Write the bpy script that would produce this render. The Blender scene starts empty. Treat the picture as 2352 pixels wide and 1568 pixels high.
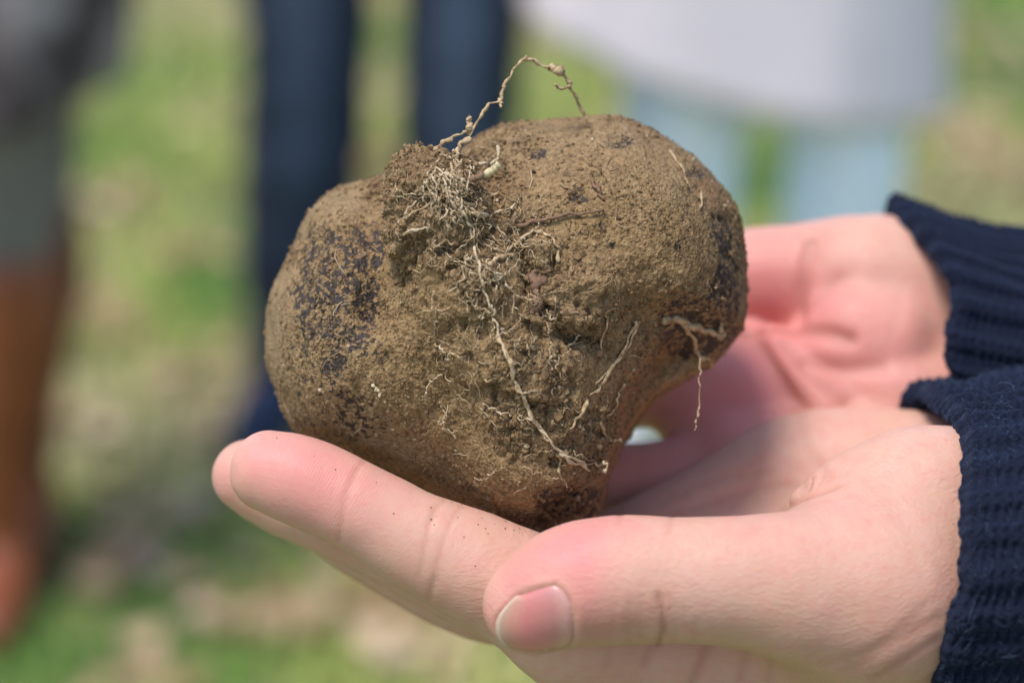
import bpy, math, random
import numpy as np
from mathutils import Vector, Matrix
from mathutils.bvhtree import BVHTree

random.seed(7)
RNG = np.random.default_rng(11)
SC = bpy.context.scene
COL = SC.collection

# ------------------------------------------------------------------ camera, sky, sun, exposure
PITCH = math.radians(20.0)
CAM = np.array([0.0, 0.0, 1.2])
LENS, SENSOR = 50.0, 22.3
cd = bpy.data.cameras.new('camera')
cd.lens = LENS; cd.sensor_width = SENSOR; cd.sensor_fit = 'HORIZONTAL'
cd.clip_start = 0.02; cd.clip_end = 500
cd.dof.use_dof = True; cd.dof.focus_distance = 0.397; cd.dof.aperture_fstop = 4.9
cam = bpy.data.objects.new('camera', cd); COL.objects.link(cam)
cam.location = CAM; cam.rotation_euler = (math.pi / 2 - PITCH, 0, 0)
SC.camera = cam

SUN_DIR = Vector((-0.28, -0.25, 0.92)).normalized()      # towards the sun
w = bpy.data.worlds.new('World'); SC.world = w; w.use_nodes = True
nt = w.node_tree; nt.nodes.clear()
sky = nt.nodes.new('ShaderNodeTexSky'); sky.sky_type = 'NISHITA'; sky.sun_disc = False
sky.sun_elevation = math.asin(SUN_DIR.z); sky.sun_rotation = math.atan2(SUN_DIR.x, SUN_DIR.y)
sky.air_density = 1.0; sky.dust_density = 1.0; sky.ozone_density = 0.6
bg = nt.nodes.new('ShaderNodeBackground'); bg.inputs[1].default_value = 0.10
wo = nt.nodes.new('ShaderNodeOutputWorld')
nt.links.new(sky.outputs[0], bg.inputs[0]); nt.links.new(bg.outputs[0], wo.inputs[0])
sl = bpy.data.lights.new('sun', 'SUN'); sl.energy = 1.5; sl.angle = math.radians(18); sl.color = (1.0, 0.975, 0.95)
so = bpy.data.objects.new('sun', sl); COL.objects.link(so)
so.rotation_euler = SUN_DIR.to_track_quat('Z', 'Y').to_euler(); so.location = (-3, -2, 6)
SC.view_settings.view_transform = 'Standard'; SC.view_settings.look = 'None'
SC.view_settings.gamma = 1.0; SC.view_settings.use_curve_mapping = False
SC.view_settings.exposure = 1.3
SC.render.engine = 'CYCLES'

# ------------------------------------------------------------------ pixel (2352 x 1568 frame) to place
FPX = 2352 * LENS / SENSOR
RT = np.array([1.0, 0, 0]); FW = np.array([0, math.cos(PITCH), -math.sin(PITCH)]); UP = np.array([0, math.sin(PITCH), math.cos(PITCH)])
def P(px, py, D):                       # millimetres right, up, away from the lens
    return np.array([(px - 1176) * D / FPX, (784 - py) * D / FPX, D], dtype=float)
def toworld(v):                         # (n,3) millimetres -> metres in the world
    v = np.asarray(v, dtype=float).reshape(-1, 3) / 1000.0
    return CAM + v[:, :1] * RT + v[:, 1:2] * UP + v[:, 2:3] * FW
def frompix(px, py, D): return toworld(P(px, py, D))[0]
def ground(px, py):                     # where the ray meets the ground
    d = (px - 1176) / FPX * RT + (784 - py) / FPX * UP + FW
    return CAM - d * (CAM[2] / d[2])
def upright(px, py, Y):                 # where the ray meets the upright plane y = Y
    d = (px - 1176) / FPX * RT + (784 - py) / FPX * UP + FW
    return CAM + d * (Y / d[1])

# ------------------------------------------------------------------ helpers
def tag(o, label=None, cat=None, group=None, kind=None):
    if label: o['label'] = label
    if cat: o['category'] = cat
    if group: o['group'] = group
    if kind: o['kind'] = kind
    return o
def empty(name, loc):
    o = bpy.data.objects.new(name, None); COL.objects.link(o); o.location = loc
    o.empty_display_size = 0.05
    return o
def fast_mesh(name, V, faces, smooth=True):
    """faces: list of int arrays (n,3) / (n,4)"""
    V = np.ascontiguousarray(V, dtype=np.float32)
    me = bpy.data.meshes.new(name)
    me.vertices.add(len(V)); me.vertices.foreach_set('co', V.ravel())
    idx = np.concatenate([f.ravel() for f in faces]).astype(np.int32)
    tot = np.concatenate([np.full(len(f), f.shape[1], np.int32) for f in faces])
    st = np.concatenate([[0], np.cumsum(tot)[:-1]]).astype(np.int32)
    me.loops.add(len(idx)); me.loops.foreach_set('vertex_index', idx)
    me.polygons.add(len(tot)); me.polygons.foreach_set('loop_start', st); me.polygons.foreach_set('loop_total', tot)
    me.polygons.foreach_set('use_smooth', np.full(len(tot), smooth))
    me.update(calc_edges=True); me.validate()
    return me
def add_obj(name, V, faces, mat, parent=None, smooth=True, attrs=None):
    """V in world metres; the mesh is stored relative to its parent's origin"""
    V = np.asarray(V, dtype=float)
    off = np.array(parent.matrix_world.translation if parent is not None else (0, 0, 0), dtype=float)
    if parent is not None:
        q = parent; off = np.zeros(3)
        while q is not None:
            off += np.array(q.location); q = q.parent
    me = fast_mesh(name, V - off, faces, smooth)
    for k, a in (attrs or {}).items():
        a = np.asarray(a, dtype=np.float32)
        if a.ndim == 1:
            at = me.attributes.new(k, 'FLOAT', 'POINT'); at.data.foreach_set('value', a)
        else:
            at = me.attributes.new(k, 'FLOAT_VECTOR', 'POINT'); at.data.foreach_set('vector', a.ravel())
    o = bpy.data.objects.new(name, me); COL.objects.link(o)
    me.materials.append(mat)
    o.parent = parent
    return o

# hash noise, vectorised
def _h(ix, iy, iz, seed):
    n = (ix.astype(np.int64) * 374761393 + iy.astype(np.int64) * 668265263 + iz.astype(np.int64) * 2147483647 + seed * 1274126177) & 0xffffffff
    n = ((n ^ (n >> 13)) * 1274126177) & 0xffffffff
    n = ((n ^ (n >> 16)) * 2246822519) & 0xffffffff
    return ((n ^ (n >> 15)) & 0xffffff).astype(np.float32) / 16777215.0
def vnoise(p, scale, seed=0):            # -1..1, wavelength = scale
    q = p / scale
    i = np.floor(q).astype(np.int64); f = (q - i).astype(np.float32); f = f * f * f * (f * (f * 6 - 15) + 10)
    r = 0
    for dx in (0, 1):
        wx = f[:, 0] if dx else 1 - f[:, 0]
        for dy in (0, 1):
            wy = f[:, 1] if dy else 1 - f[:, 1]
            for dz in (0, 1):
                wz = f[:, 2] if dz else 1 - f[:, 2]
                r = r + wx * wy * wz * _h(i[:, 0] + dx, i[:, 1] + dy, i[:, 2] + dz, seed)
    return r * 2 - 1
def fbm(p, scale, seed=0, octs=3):
    r = 0; a = 1.0; t = 0
    for o in range(octs):
        r = r + a * vnoise(p + 17.3 * o, scale / 2 ** o, seed + o); t += a; a *= 0.55
    return r / t
def worley(p, scale, seed=0):            # distance to the nearest seed point, in cells
    q = p / scale; i = np.floor(q).astype(np.int64); best = np.full(len(p), 9.0, np.float32)
    for dx in (-1, 0, 1):
        for dy in (-1, 0, 1):
            for dz in (-1, 0, 1):
                c = i + np.array([dx, dy, dz])
                s = np.stack([_h(c[:, 0], c[:, 1], c[:, 2], seed + k) for k in (1, 2, 3)], 1)
                d = np.linalg.norm(c + s - q, axis=1); best = np.minimum(best, d)
    return best
def sstep(a, b, x):
    t = np.clip((x - a) / (b - a), 0, 1); return t * t * (3 - 2 * t)

# ------------------------------------------------------------------ implicit surfaces
def catmull(pts, n=5):
    pts = np.asarray(pts, dtype=float)
    if len(pts) < 3: 
        return np.array([pts[0] + (pts[-1] - pts[0]) * t for t in np.linspace(0, 1, n + 1)])
    e = np.vstack([2 * pts[0] - pts[1], pts, 2 * pts[-1] - pts[-2]]); out = []
    for i in range(1, len(e) - 2):
        a, b, c, d = e[i - 1], e[i], e[i + 1], e[i + 2]
        for t in np.arange(n) / n:
            out.append(0.5 * (2 * b + (c - a) * t + (2 * a - 5 * b + 4 * c - d) * t * t + (3 * b - a - 3 * c + d) * t ** 3))
    out.append(pts[-1]); return np.array(out)
class Field:
    def __init__(s, lo, hi, h):
        s.h = h; s.lo = np.array(lo, float)
        s.n = np.ceil((np.array(hi, float) - s.lo) / h).astype(int) + 1
        s.ax = [(s.lo[k] + h * np.arange(s.n[k])).astype(np.float32) for k in range(3)]
        s.d = np.full(s.n, 60 * h, np.float32)
    def box(s, lo, hi):
        a = np.clip(np.floor((lo - s.lo) / s.h).astype(int), 0, s.n); b = np.clip(np.ceil((hi - s.lo) / s.h).astype(int) + 1, 0, s.n)
        return tuple(slice(a[k], b[k]) for k in range(3))
    def grid(s, sl):
        return (s.ax[0][sl[0]][:, None, None], s.ax[1][sl[1]][None, :, None], s.ax[2][sl[2]][None, None, :])
    def chain_d(s, pts, pad, flat=None, n=5):
        pts = catmull(pts, n); r = pts[:, 3]
        ext = r.max() * (1.0) + pad
        sl = s.box(pts[:, :3].min(0) - ext, pts[:, :3].max(0) + ext)
        X, Y, Z = s.grid(sl); best = None
        for a, b in zip(pts[:-1], pts[1:]):
            v = b[:3] - a[:3]; L = float(v @ v) + 1e-12
            x = X - a[0]; y = Y - a[1]; z = Z - a[2]
            t = np.clip((x * v[0] + y * v[1] + z * v[2]) / L, 0, 1)
            x = x - t * v[0]; y = y - t * v[1]; z = z - t * v[2]
            if flat is not None:
                nx, ny, nz = flat[0]; q = (x * nx + y * ny + z * nz) * (flat[1] - 1)
                x = x + q * nx; y = y + q * ny; z = z + q * nz
            d = np.sqrt(x * x + y * y + z * z) - (a[3] + (b[3] - a[3]) * t)
            best = d if best is None else np.minimum(best, d)
        return sl, best.astype(np.float32)
    @staticmethod
    def smin(a, b, k):
        if k <= 0: return np.minimum(a, b)
        h = np.maximum(k - np.abs(a - b), 0) / k
        return np.minimum(a, b) - h * h * k * 0.25
    def add(s, pts, k=4.0, flat=None, n=5):
        sl, d = s.chain_d(pts, 2.2 * k + 3 * s.h, flat, n); s.d[sl] = s.smin(s.d[sl], d, k)
    def cut(s, pts, k=1.0, n=5):
        sl, d = s.chain_d(pts, 2.2 * k + 3 * s.h, None, n); s.d[sl] = -s.smin(-s.d[sl], d, k)
    def fingers(s, list_, k=6.0):        # each finger melts into the palm but stays apart from its neighbours
        base = s.d.copy()
        for pts, flat in list_:
            sl, d = s.chain_d(pts, 2.2 * k + 3 * s.h, flat)
            s.d[sl] = np.minimum(s.d[sl], s.smin(base[sl], d, k))
    def blur(s, it=1):
        for _ in range(it):
            for ax in range(3):
                d = s.d; e = d.copy()
                a = [slice(None)] * 3; b = [slice(None)] * 3; c = [slice(None)] * 3
                a[ax] = slice(0, -2); b[ax] = slice(1, -1); c[ax] = slice(2, None)
                e[tuple(b)] = 0.25 * d[tuple(a)] + 0.5 * d[tuple(b)] + 0.25 * d[tuple(c)]
                s.d = e
    def mesh(s):
        d = s.d; S = d < 0; nx, ny, nz = d.shape
        cnt = np.zeros((nx - 1, ny - 1, nz - 1), np.uint8)
        C = [(i, j, k) for i in (0, 1) for j in (0, 1) for k in (0, 1)]
        for i, j, k in C: cnt += S[i:nx - 1 + i, j:ny - 1 + j, k:nz - 1 + k]
        act = (cnt > 0) & (cnt < 8); ids = np.argwhere(act)
        idx = np.full(act.shape, -1, np.int32); idx[act] = np.arange(len(ids))
        acc = np.zeros((len(ids), 3)); num = np.zeros(len(ids))
        val = {c: d[ids[:, 0] + c[0], ids[:, 1] + c[1], ids[:, 2] + c[2]] for c in C}
        for a in C:
            for ax in range(3):
                if a[ax]: continue
                b = list(a); b[ax] = 1; b = tuple(b)
                va, vb = val[a], val[b]; m = (va < 0) != (vb < 0)
                t = np.where(m, va / np.where(m, va - vb, 1), 0)
                p = np.tile(np.array(a, float), (len(ids), 1)); p[:, ax] += t
                acc[m] += p[m]; num += m
        V = s.lo + s.h * (ids + acc / num[:, None])
        F = []
        for ax in range(3):
            a = [slice(None)] * 3; b = [slice(None)] * 3
            a[ax] = slice(0, -1); b[ax] = slice(1, None)
            m = S[tuple(a)] != S[tuple(b)]
            e = np.argwhere(m); u, v = [(1, 2), (2, 0), (0, 1)][ax]
            ok = (e[:, u] > 0) & (e[:, v] > 0) & (e[:, u] < d.shape[u] - 1) & (e[:, v] < d.shape[v] - 1); e = e[ok]
            ins = S[e[:, 0], e[:, 1], e[:, 2]]
            q = []
            for du, dv in ((-1, -1), (0, -1), (0, 0), (-1, 0)):
                c = e.copy(); c[:, u] += du; c[:, v] += dv; q.append(idx[c[:, 0], c[:, 1], c[:, 2]])
            q = np.stack(q, 1); q[~ins] = q[~ins][:, ::-1]
            F.append(q)
        F = np.concatenate(F); F = F[(F >= 0).all(1)]
        return V, F
def vnormals(V, F):
    N = np.zeros_like(V)
    a, b, c, d = (V[F[:, k]] for k in range(4))
    n = np.cross(c - a, d - b)
    for k in range(4): np.add.at(N, F[:, k], n)
    return N / (np.linalg.norm(N, axis=1, keepdims=True) + 1e-12)
def outward(V, F):                        # flip so that the faces look out
    V = V - V.mean(0); a, b, c, d = (V[F[:, k]] for k in range(4))
    vol = (np.einsum('ij,ij->i', a, np.cross(b, c)) + np.einsum('ij,ij->i', a, np.cross(c, d))).sum()
    return F if vol > 0 else F[:, ::-1]
def polydist(V, pts):                     # distance of each vertex to a polyline
    best = np.full(len(V), 1e9)
    for a, b in zip(pts[:-1], pts[1:]):
        v = b - a; L = v @ v + 1e-12
        t = np.clip(((V - a) @ v) / L, 0, 1)
        best = np.minimum(best, np.linalg.norm(V - a - t[:, None] * v, axis=1))
    return best
def tube(pts, rad, sides=6, closed_ends=True):
    """pts (n,3), rad (n,) -> V, [quads, tris]"""
    pts = np.asarray(pts, float); n = len(pts); rad = np.broadcast_to(rad, n)
    T = np.gradient(pts, axis=0); T /= np.linalg.norm(T, axis=1, keepdims=True) + 1e-12
    ref = np.array([0.31, 0.22, 0.92]); ref /= np.linalg.norm(ref)
    A = np.cross(T, ref); A /= np.linalg.norm(A, axis=1, keepdims=True) + 1e-9; B = np.cross(T, A)
    th = np.arange(sides) / sides * 2 * np.pi
    V = (pts[:, None] + rad[:, None, None] * (np.cos(th)[None, :, None] * A[:, None] + np.sin(th)[None, :, None] * B[:, None])).reshape(-1, 3)
    i = np.arange(n - 1)[:, None] * sides; j = np.arange(sides)[None]; j2 = (j + 1) % sides
    Q = np.stack([i + j, i + j2, i + sides + j2, i + sides + j], -1).reshape(-1, 4)
    V = np.vstack([V, pts[:1], pts[-1:]]); b = n * sides
    jj = np.arange(sides); T0 = np.stack([np.full(sides, b), (jj + 1) % sides, jj], 1)
    T1 = np.stack([np.full(sides, b + 1), (n - 1) * sides + jj, (n - 1) * sides + (jj + 1) % sides], 1)
    return V, Q, np.vstack([T0, T1])
class Soup:                               # many small shapes in one mesh
    def __init__(s): s.V = []; s.Q = []; s.T = []; s.A = []; s.n = 0
    def put(s, V, Q=None, T=None, a=0.5):
        if Q is not None and len(Q): s.Q.append(Q + s.n)
        if T is not None and len(T): s.T.append(T + s.n)
        s.V.append(V); s.A.append(np.full(len(V), a)); s.n += len(V)
    def build(s, name, mat, parent, smooth=True):
        F = [np.concatenate(x) for x in (s.Q, s.T) if x]
        return add_obj(name, np.concatenate(s.V), F, mat, parent, smooth, {'tone': np.concatenate(s.A)})

# ------------------------------------------------------------------ materials
class M:
    def __init__(s, name):
        s.m = bpy.data.materials.new(name); s.m.use_nodes = True; s.t = s.m.node_tree; s.t.nodes.clear()
        s.out = s.t.nodes.new('ShaderNodeOutputMaterial'); s.b = s.t.nodes.new('ShaderNodeBsdfPrincipled')
        s.t.links.new(s.b.outputs[0], s.out.inputs[0])
    def n(s, typ, **kw):
        x = s.t.nodes.new(typ)
        for k, v in kw.items():
            if k.startswith('i_'):
                x.inputs[int(k[2:]) if k[2:].isdigit() else k[2:].replace('_', ' ')].default_value = v
            else: setattr(x, k, v)
        return x
    def l(s, a, b): s.t.links.new(a, b)
    def coord(s):
        if not hasattr(s, '_c'): s._c = s.n('ShaderNodeTexCoord')
        return s._c.outputs['Object']
    def noise(s, scale, detail=3, rough=0.55, vec=None, dist=0.0):
        x = s.n('ShaderNodeTexNoise'); x.inputs['Scale'].default_value = scale; x.inputs['Detail'].default_value = detail
        x.inputs['Roughness'].default_value = rough; x.inputs['Distortion'].default_value = dist
        s.l(vec if vec is not None else s.coord(), x.inputs['Vector']); return x.outputs[0]
    def voro(s, scale, feature='F1', vec=None):
        x = s.n('ShaderNodeTexVoronoi', feature=feature); x.inputs['Scale'].default_value = scale
        s.l(vec if vec is not None else s.coord(), x.inputs['Vector']); return x.outputs['Distance']
    def ramp(s, fac, stops):
        x = s.n('ShaderNodeValToRGB'); e = x.color_ramp.elements
        while len(e) < len(stops): e.new(0.5)
        for q, (p, c) in zip(e, stops): q.position = p; q.color = (c if isinstance(c, tuple) else (c, c, c)) + (1,)
        s.l(fac, x.inputs[0]); return x.outputs[0]
    def mix(s, fac, a, b, mode='MIX'):
        x = s.n('ShaderNodeMix', data_type='RGBA', blend_type=mode)
        for v, k in ((fac, 0), (a, 6), (b, 7)):
            if isinstance(v, (int, float)): x.inputs[k].default_value = v
            elif isinstance(v, tuple): x.inputs[k].default_value = v + (1,)
            else: s.l(v, x.inputs[k])
        return x.outputs[2]
    def math(s, op, a, b=0.0, c=0.0):
        x = s.n('ShaderNodeMath', operation=op)
        for k, v in enumerate((a, b, c)):
            if isinstance(v, (int, float)): x.inputs[k].default_value = v
            else: s.l(v, x.inputs[k])
        return x.outputs[0]
    def attr(s, name): return s.n('ShaderNodeAttribute', attribute_name=name).outputs['Fac']
    def bump(s, h, strength, dist, prev=None):
        x = s.n('ShaderNodeBump'); x.inputs['Strength'].default_value = strength; x.inputs['Distance'].default_value = dist
        s.l(h, x.inputs['Height'])
        if prev is not None: s.l(prev, x.inputs['Normal'])
        return x.outputs[0]
    def set(s, **kw):
        for k, v in kw.items():
            i = s.b.inputs[k.replace('_', ' ')]
            if isinstance(v, tuple) and len(v) == 3 and i.type == 'RGBA': i.default_value = v + (1,)
            elif isinstance(v, (int, float, tuple)): i.default_value = v
            else: s.l(v, i)
        return s

def skin_material():
    m = M('skin')
    fl, cr, rc, rm = m.attr('flush'), m.attr('crease_shade'), m.attr('ridge'), m.attr('ridge_mask')
    mot = m.noise(120, 3); mot2 = m.noise(420, 3); fine = m.noise(1500, 2)
    base = m.mix(m.ramp(mot, [(0.3, 0.0), (0.7, 1.0)]), (0.595, 0.340, 0.237), (0.615, 0.357, 0.268))
    base = m.mix(m.math('MULTIPLY', m.ramp(mot2, [(0.45, 0.0), (0.75, 1.0)]), 0.45), base, (0.61, 0.255, 0.21))
    base = m.mix(fl, base, (0.64, 0.215, 0.195))
    base = m.mix(m.math('MULTIPLY', cr, 0.55), base, (0.36, 0.125, 0.075))  # crease lines, and the painted shade of folds and lower thumb
    m.set(Base_Color=base, Roughness=m.math('MULTIPLY_ADD', fine, 0.16, 0.40), IOR=1.4)
    m.b.subsurface_method = 'RANDOM_WALK'
    m.set(Subsurface_Weight=0.55, Subsurface_Radius=(1.0, 0.33, 0.18), Subsurface_Scale=0.0032)
    m.b.inputs['Specular IOR Level'].default_value = 0.38
    # fingerprint ridges, fine crossing skin lines
    ridge = m.math('MULTIPLY', m.math('SINE', m.math('MULTIPLY', rc, 2 * math.pi / 0.46)), rm)
    mp = m.n('ShaderNodeMapping'); mp.inputs['Rotation'].default_value = (0, 0.5, 0); mp.inputs['Scale'].default_value = (1.0, 1.0, 2.2)
    m.l(m.coord(), mp.inputs[0])
    v1 = m.voro(900, vec=mp.outputs[0]); v2 = m.noise(700, 3, 0.6, mp.outputs[0], 0.8)
    inv = m.math('MULTIPLY_ADD', rm, -0.65, 1.0)
    n1 = m.bump(ridge, 0.15, 0.00008)
    n2 = m.bump(m.math('MULTIPLY', v1, inv), 0.34, 0.00020, n1)
    n3 = m.bump(m.math('MULTIPLY', v2, inv), 0.46, 0.00036, n2)
    m.set(Normal=n3)
    return m.m
SKIN = skin_material()

def nail_material():
    m = M('nail')
    b = m.attr('along'); ed = m.attr('edge')
    st = m.noise(500, 2)
    c = m.ramp(b, [(0.0, (0.60, 0.28, 0.24)), (0.13, (0.60, 0.30, 0.255)), (0.26, (0.56, 0.225, 0.20)), (0.62, (0.61, 0.205, 0.185)), (0.84, (0.57, 0.27, 0.20)), (0.93, (0.56, 0.33, 0.24)), (0.965, (0.66, 0.50, 0.38)), (1.0, (0.66, 0.50, 0.38))])
    m.set(Base_Color=c, Roughness=m.math('MULTIPLY_ADD', st, 0.12, 0.20), Subsurface_Weight=0.3, Subsurface_Radius=(1.0, 0.35, 0.2), Subsurface_Scale=0.0015)
    mp = m.n('ShaderNodeMapping'); mp.inputs['Scale'].default_value = (0.1, 1.0, 1.0); m.l(m.coord(), mp.inputs[0])
    m.set(Normal=m.bump(m.noise(2200, 2, 0.5, mp.outputs[0]), 0.3, 0.0001))
    return m.m
NAIL = nail_material()

def soil_material():
    m = M('soil')
    bare_shade, tone, red = m.attr('bare_shade'), m.attr('tone'), m.attr('red')
    g1 = m.noise(260, 4, 0.65); g2 = m.noise(1300, 3, 0.7); g3 = m.voro(1900); g4 = m.noise(950, 4, 0.66); g5 = m.noise(380, 3, 0.6)
    c = m.ramp(g1, [(0.30, (0.100, 0.053, 0.020)), (0.52, (0.200, 0.114, 0.044)), (0.72, (0.290, 0.178, 0.078))])
    c = m.mix(m.ramp(g2, [(0.40, 0.0), (0.68, 0.75)]), c, (0.37, 0.245, 0.120))
    c = m.mix(m.ramp(g2, [(0.30, 0.8), (0.44, 0.0)]), c, (0.085, 0.050, 0.026))
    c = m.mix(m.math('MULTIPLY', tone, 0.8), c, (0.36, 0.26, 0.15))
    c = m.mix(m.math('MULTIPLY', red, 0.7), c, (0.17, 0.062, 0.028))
    bm = m.math('ADD', bare_shade, m.math('ADD', m.math('MULTIPLY_ADD', g4, 2.4, -1.2), m.math('MULTIPLY_ADD', g5, 1.1, -0.55)))
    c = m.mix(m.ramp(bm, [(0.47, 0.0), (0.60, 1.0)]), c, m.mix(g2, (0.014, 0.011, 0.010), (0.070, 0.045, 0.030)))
    m.set(Base_Color=c, Roughness=m.ramp(bm, [(0.42, 0.95), (0.6, 0.55)]))
    m.b.inputs['Specular IOR Level'].default_value = 0.3
    n1 = m.bump(g3, 0.8, 0.00035); n2 = m.bump(g2, 0.7, 0.0005, n1)
    m.set(Normal=n2)
    return m.m
SOIL = soil_material()
def crumb_material():
    m = M('soil_crumbs'); t = m.attr('tone'); g = m.noise(1500, 2)
    c = m.ramp(t, [(0.0, (0.08, 0.045, 0.021)), (0.35, (0.19, 0.115, 0.051)), (0.75, (0.28, 0.18, 0.088)), (0.93, (0.34, 0.235, 0.125)), (1.0, (0.46, 0.36, 0.23))])
    c = m.mix(m.ramp(g, [(0.35, 0.5), (0.55, 0.0)]), c, (0.10, 0.06, 0.03))
    m.set(Base_Color=c, Roughness=0.9); m.b.inputs['Specular IOR Level'].default_value = 0.3
    m.set(Normal=m.bump(g, 0.5, 0.0003)); return m.m
CRUMB = crumb_material()
def root_material(name, a, b):
    m = M(name); g = m.noise(900, 3, 0.7)
    m.set(Base_Color=m.ramp(g, [(0.32, a), (0.66, b)]), Roughness=0.85)
    m.b.inputs['Specular IOR Level'].default_value = 0.25
    m.set(Normal=m.bump(g, 0.7, 0.0004)); return m.m
ROOT = root_material('root_fibre', (0.27, 0.175, 0.085), (0.55, 0.40, 0.23))
ROOT_PALE = root_material('root_fibre_pale', (0.38, 0.27, 0.15), (0.62, 0.49, 0.32))
ROOT_RED = root_material('root_bark', (0.12, 0.062, 0.036), (0.25, 0.15, 0.09))
STRAW = root_material('broken_stem_flesh', (0.46, 0.36, 0.19), (0.66, 0.55, 0.34))

def knit_material():
    m = M('navy_knit'); g = m.noise(1400, 3, 0.7); g2 = m.noise(200, 2); t = m.attr('valley')
    c = m.ramp(g, [(0.30, (0.0020, 0.0035, 0.010)), (0.62, (0.0055, 0.0095, 0.026)), (0.80, (0.026, 0.043, 0.092))])
    m.set(Base_Color=c, Roughness=0.85, Sheen_Weight=0.12, Sheen_Roughness=0.4, Sheen_Tint=(0.35, 0.5, 0.9))
    m.b.inputs['Specular IOR Level'].default_value = 0.2
    mp = m.n('ShaderNodeMapping'); mp.inputs['Rotation'].default_value = (0.4, 0.3, 0.6); mp.inputs['Scale'].default_value = (1, 0.25, 1); m.l(m.coord(), mp.inputs[0])
    m.set(Normal=m.bump(m.noise(2600, 2, 0.6, mp.outputs[0]), 0.8, 0.0006)); return m.m
KNIT = knit_material()
def plain(name, a, b, scale, rough=0.8, bump=0.0, **kw):
    m = M(name); g = m.noise(scale, 4, 0.6)
    m.set(Base_Color=m.ramp(g, [(0.33, a), (0.67, b)]), Roughness=rough, **kw)
    if bump: m.set(Normal=m.bump(g, 0.6, bump))
    return m.m
def tone_material(name, stops, rough=0.7, trans=0.0):
    m = M(name); t = m.attr('tone'); m.set(Base_Color=m.ramp(t, stops), Roughness=rough)
    if trans: m.set(Subsurface_Weight=0.0)
    return m.m


# ------------------------------------------------------------------ the ground: grass with fallen leaves
def ground_material():
    m = M('turf'); a = m.noise(1.6, 4, 0.6); b = m.noise(7.0, 4, 0.65); c = m.noise(60, 3, 0.7)
    col = m.ramp(a, [(0.30, (0.060, 0.105, 0.024)), (0.46, (0.150, 0.215, 0.044)), (0.60, (0.250, 0.275, 0.075)), (0.78, (0.28, 0.23, 0.11))])
    col = m.mix(m.ramp(b, [(0.45, 0.0), (0.70, 0.8)]), col, (0.20, 0.15, 0.085))
    col = m.mix(m.ramp(c, [(0.35, 0.7), (0.6, 0.0)]), col, (0.03, 0.035, 0.012))
    m.set(Base_Color=col, Roughness=0.9, Normal=m.bump(c, 0.7, 0.02)); return m.m
gx = np.concatenate([[-60, -20], np.linspace(-5, 5, 41), [20, 60]]); gy = np.concatenate([[-20, -5], np.linspace(0, 12, 49), [30, 90]])
GX, GY = np.meshgrid(gx, gy, indexing='ij'); GV = np.stack([GX.ravel(), GY.ravel(), np.zeros(GX.size)], 1)
GV[:, 2] = 0.012 * fbm(GV, 0.9, 5) - 0.012
ni, nj = GX.shape; ii, jj = np.meshgrid(np.arange(ni - 1), np.arange(nj - 1), indexing='ij'); b0 = (ii * nj + jj).ravel()
GF = np.stack([b0, b0 + nj, b0 + nj + 1, b0 + 1], 1)
g = add_obj('lawn_ground', GV, [GF], ground_material()); tag(g, kind='structure')

def grass():
    n = 95000
    y = 0.1 + 7.6 * RNG.random(n) ** 1.1; x = (RNG.random(n) - 0.5) * (2.6 + 0.62 * y)
    p = np.stack([x, y, np.zeros(n)], 1)
    dens = fbm(p, 0.5, 21) + 0.5 * fbm(p, 0.16, 9); keep = dens > -0.45; p = p[keep]; dens = dens[keep]; n = len(p)
    h = (0.014 + 0.022 * RNG.random(n)) * (1 + 0.5 * dens); wd = 0.0026 + 0.0030 * RNG.random(n)
    az = RNG.random(n) * 2 * np.pi; lean = 0.5 + 0.9 * RNG.random(n)
    side = np.stack([-np.sin(az), np.cos(az), 0 * az], 1) * wd[:, None]; out = np.stack([np.cos(az), np.sin(az), 0 * az], 1)
    up = np.array([0, 0, 1.0])
    m1 = p + out * (0.35 * lean * h)[:, None] + up * (0.6 * h)[:, None]; tp = p + out * (lean * h)[:, None] + up * (h)[:, None] * (1 - 0.3 * lean[:, None])
    p = p - up * 0.015
    V = np.stack([p - side, p + side, m1 + 0.8 * side, m1 - 0.8 * side, tp], 1).reshape(-1, 3)
    b = np.arange(n)[:, None] * 5
    Q = b + np.array([[0, 1, 2, 3]]); T = b + np.array([[3, 2, 4]])
    tone = np.clip(0.5 + 0.75 * fbm(np.stack([x[keep], y[keep] * .7, 0 * y[keep]], 1), 0.42, 33, 2) + 0.22 * (RNG.random(n) - 0.5), 0, 1)
    mat = tone_material('grass_blades', [(0.0, (0.055, 0.150, 0.030)), (0.22, (0.150, 0.310, 0.045)), (0.45, (0.400, 0.470, 0.095)), (0.72, (0.580, 0.540, 0.190)), (1.0, (0.62, 0.50, 0.27))], 0.6)
    o = add_obj('grass', V, [Q, T], mat, None, False, {'tone': np.repeat(tone, 5)})
    tag(o, 'short green and yellowing grass of the lawn', 'grass', kind='stuff')
grass()

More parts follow.
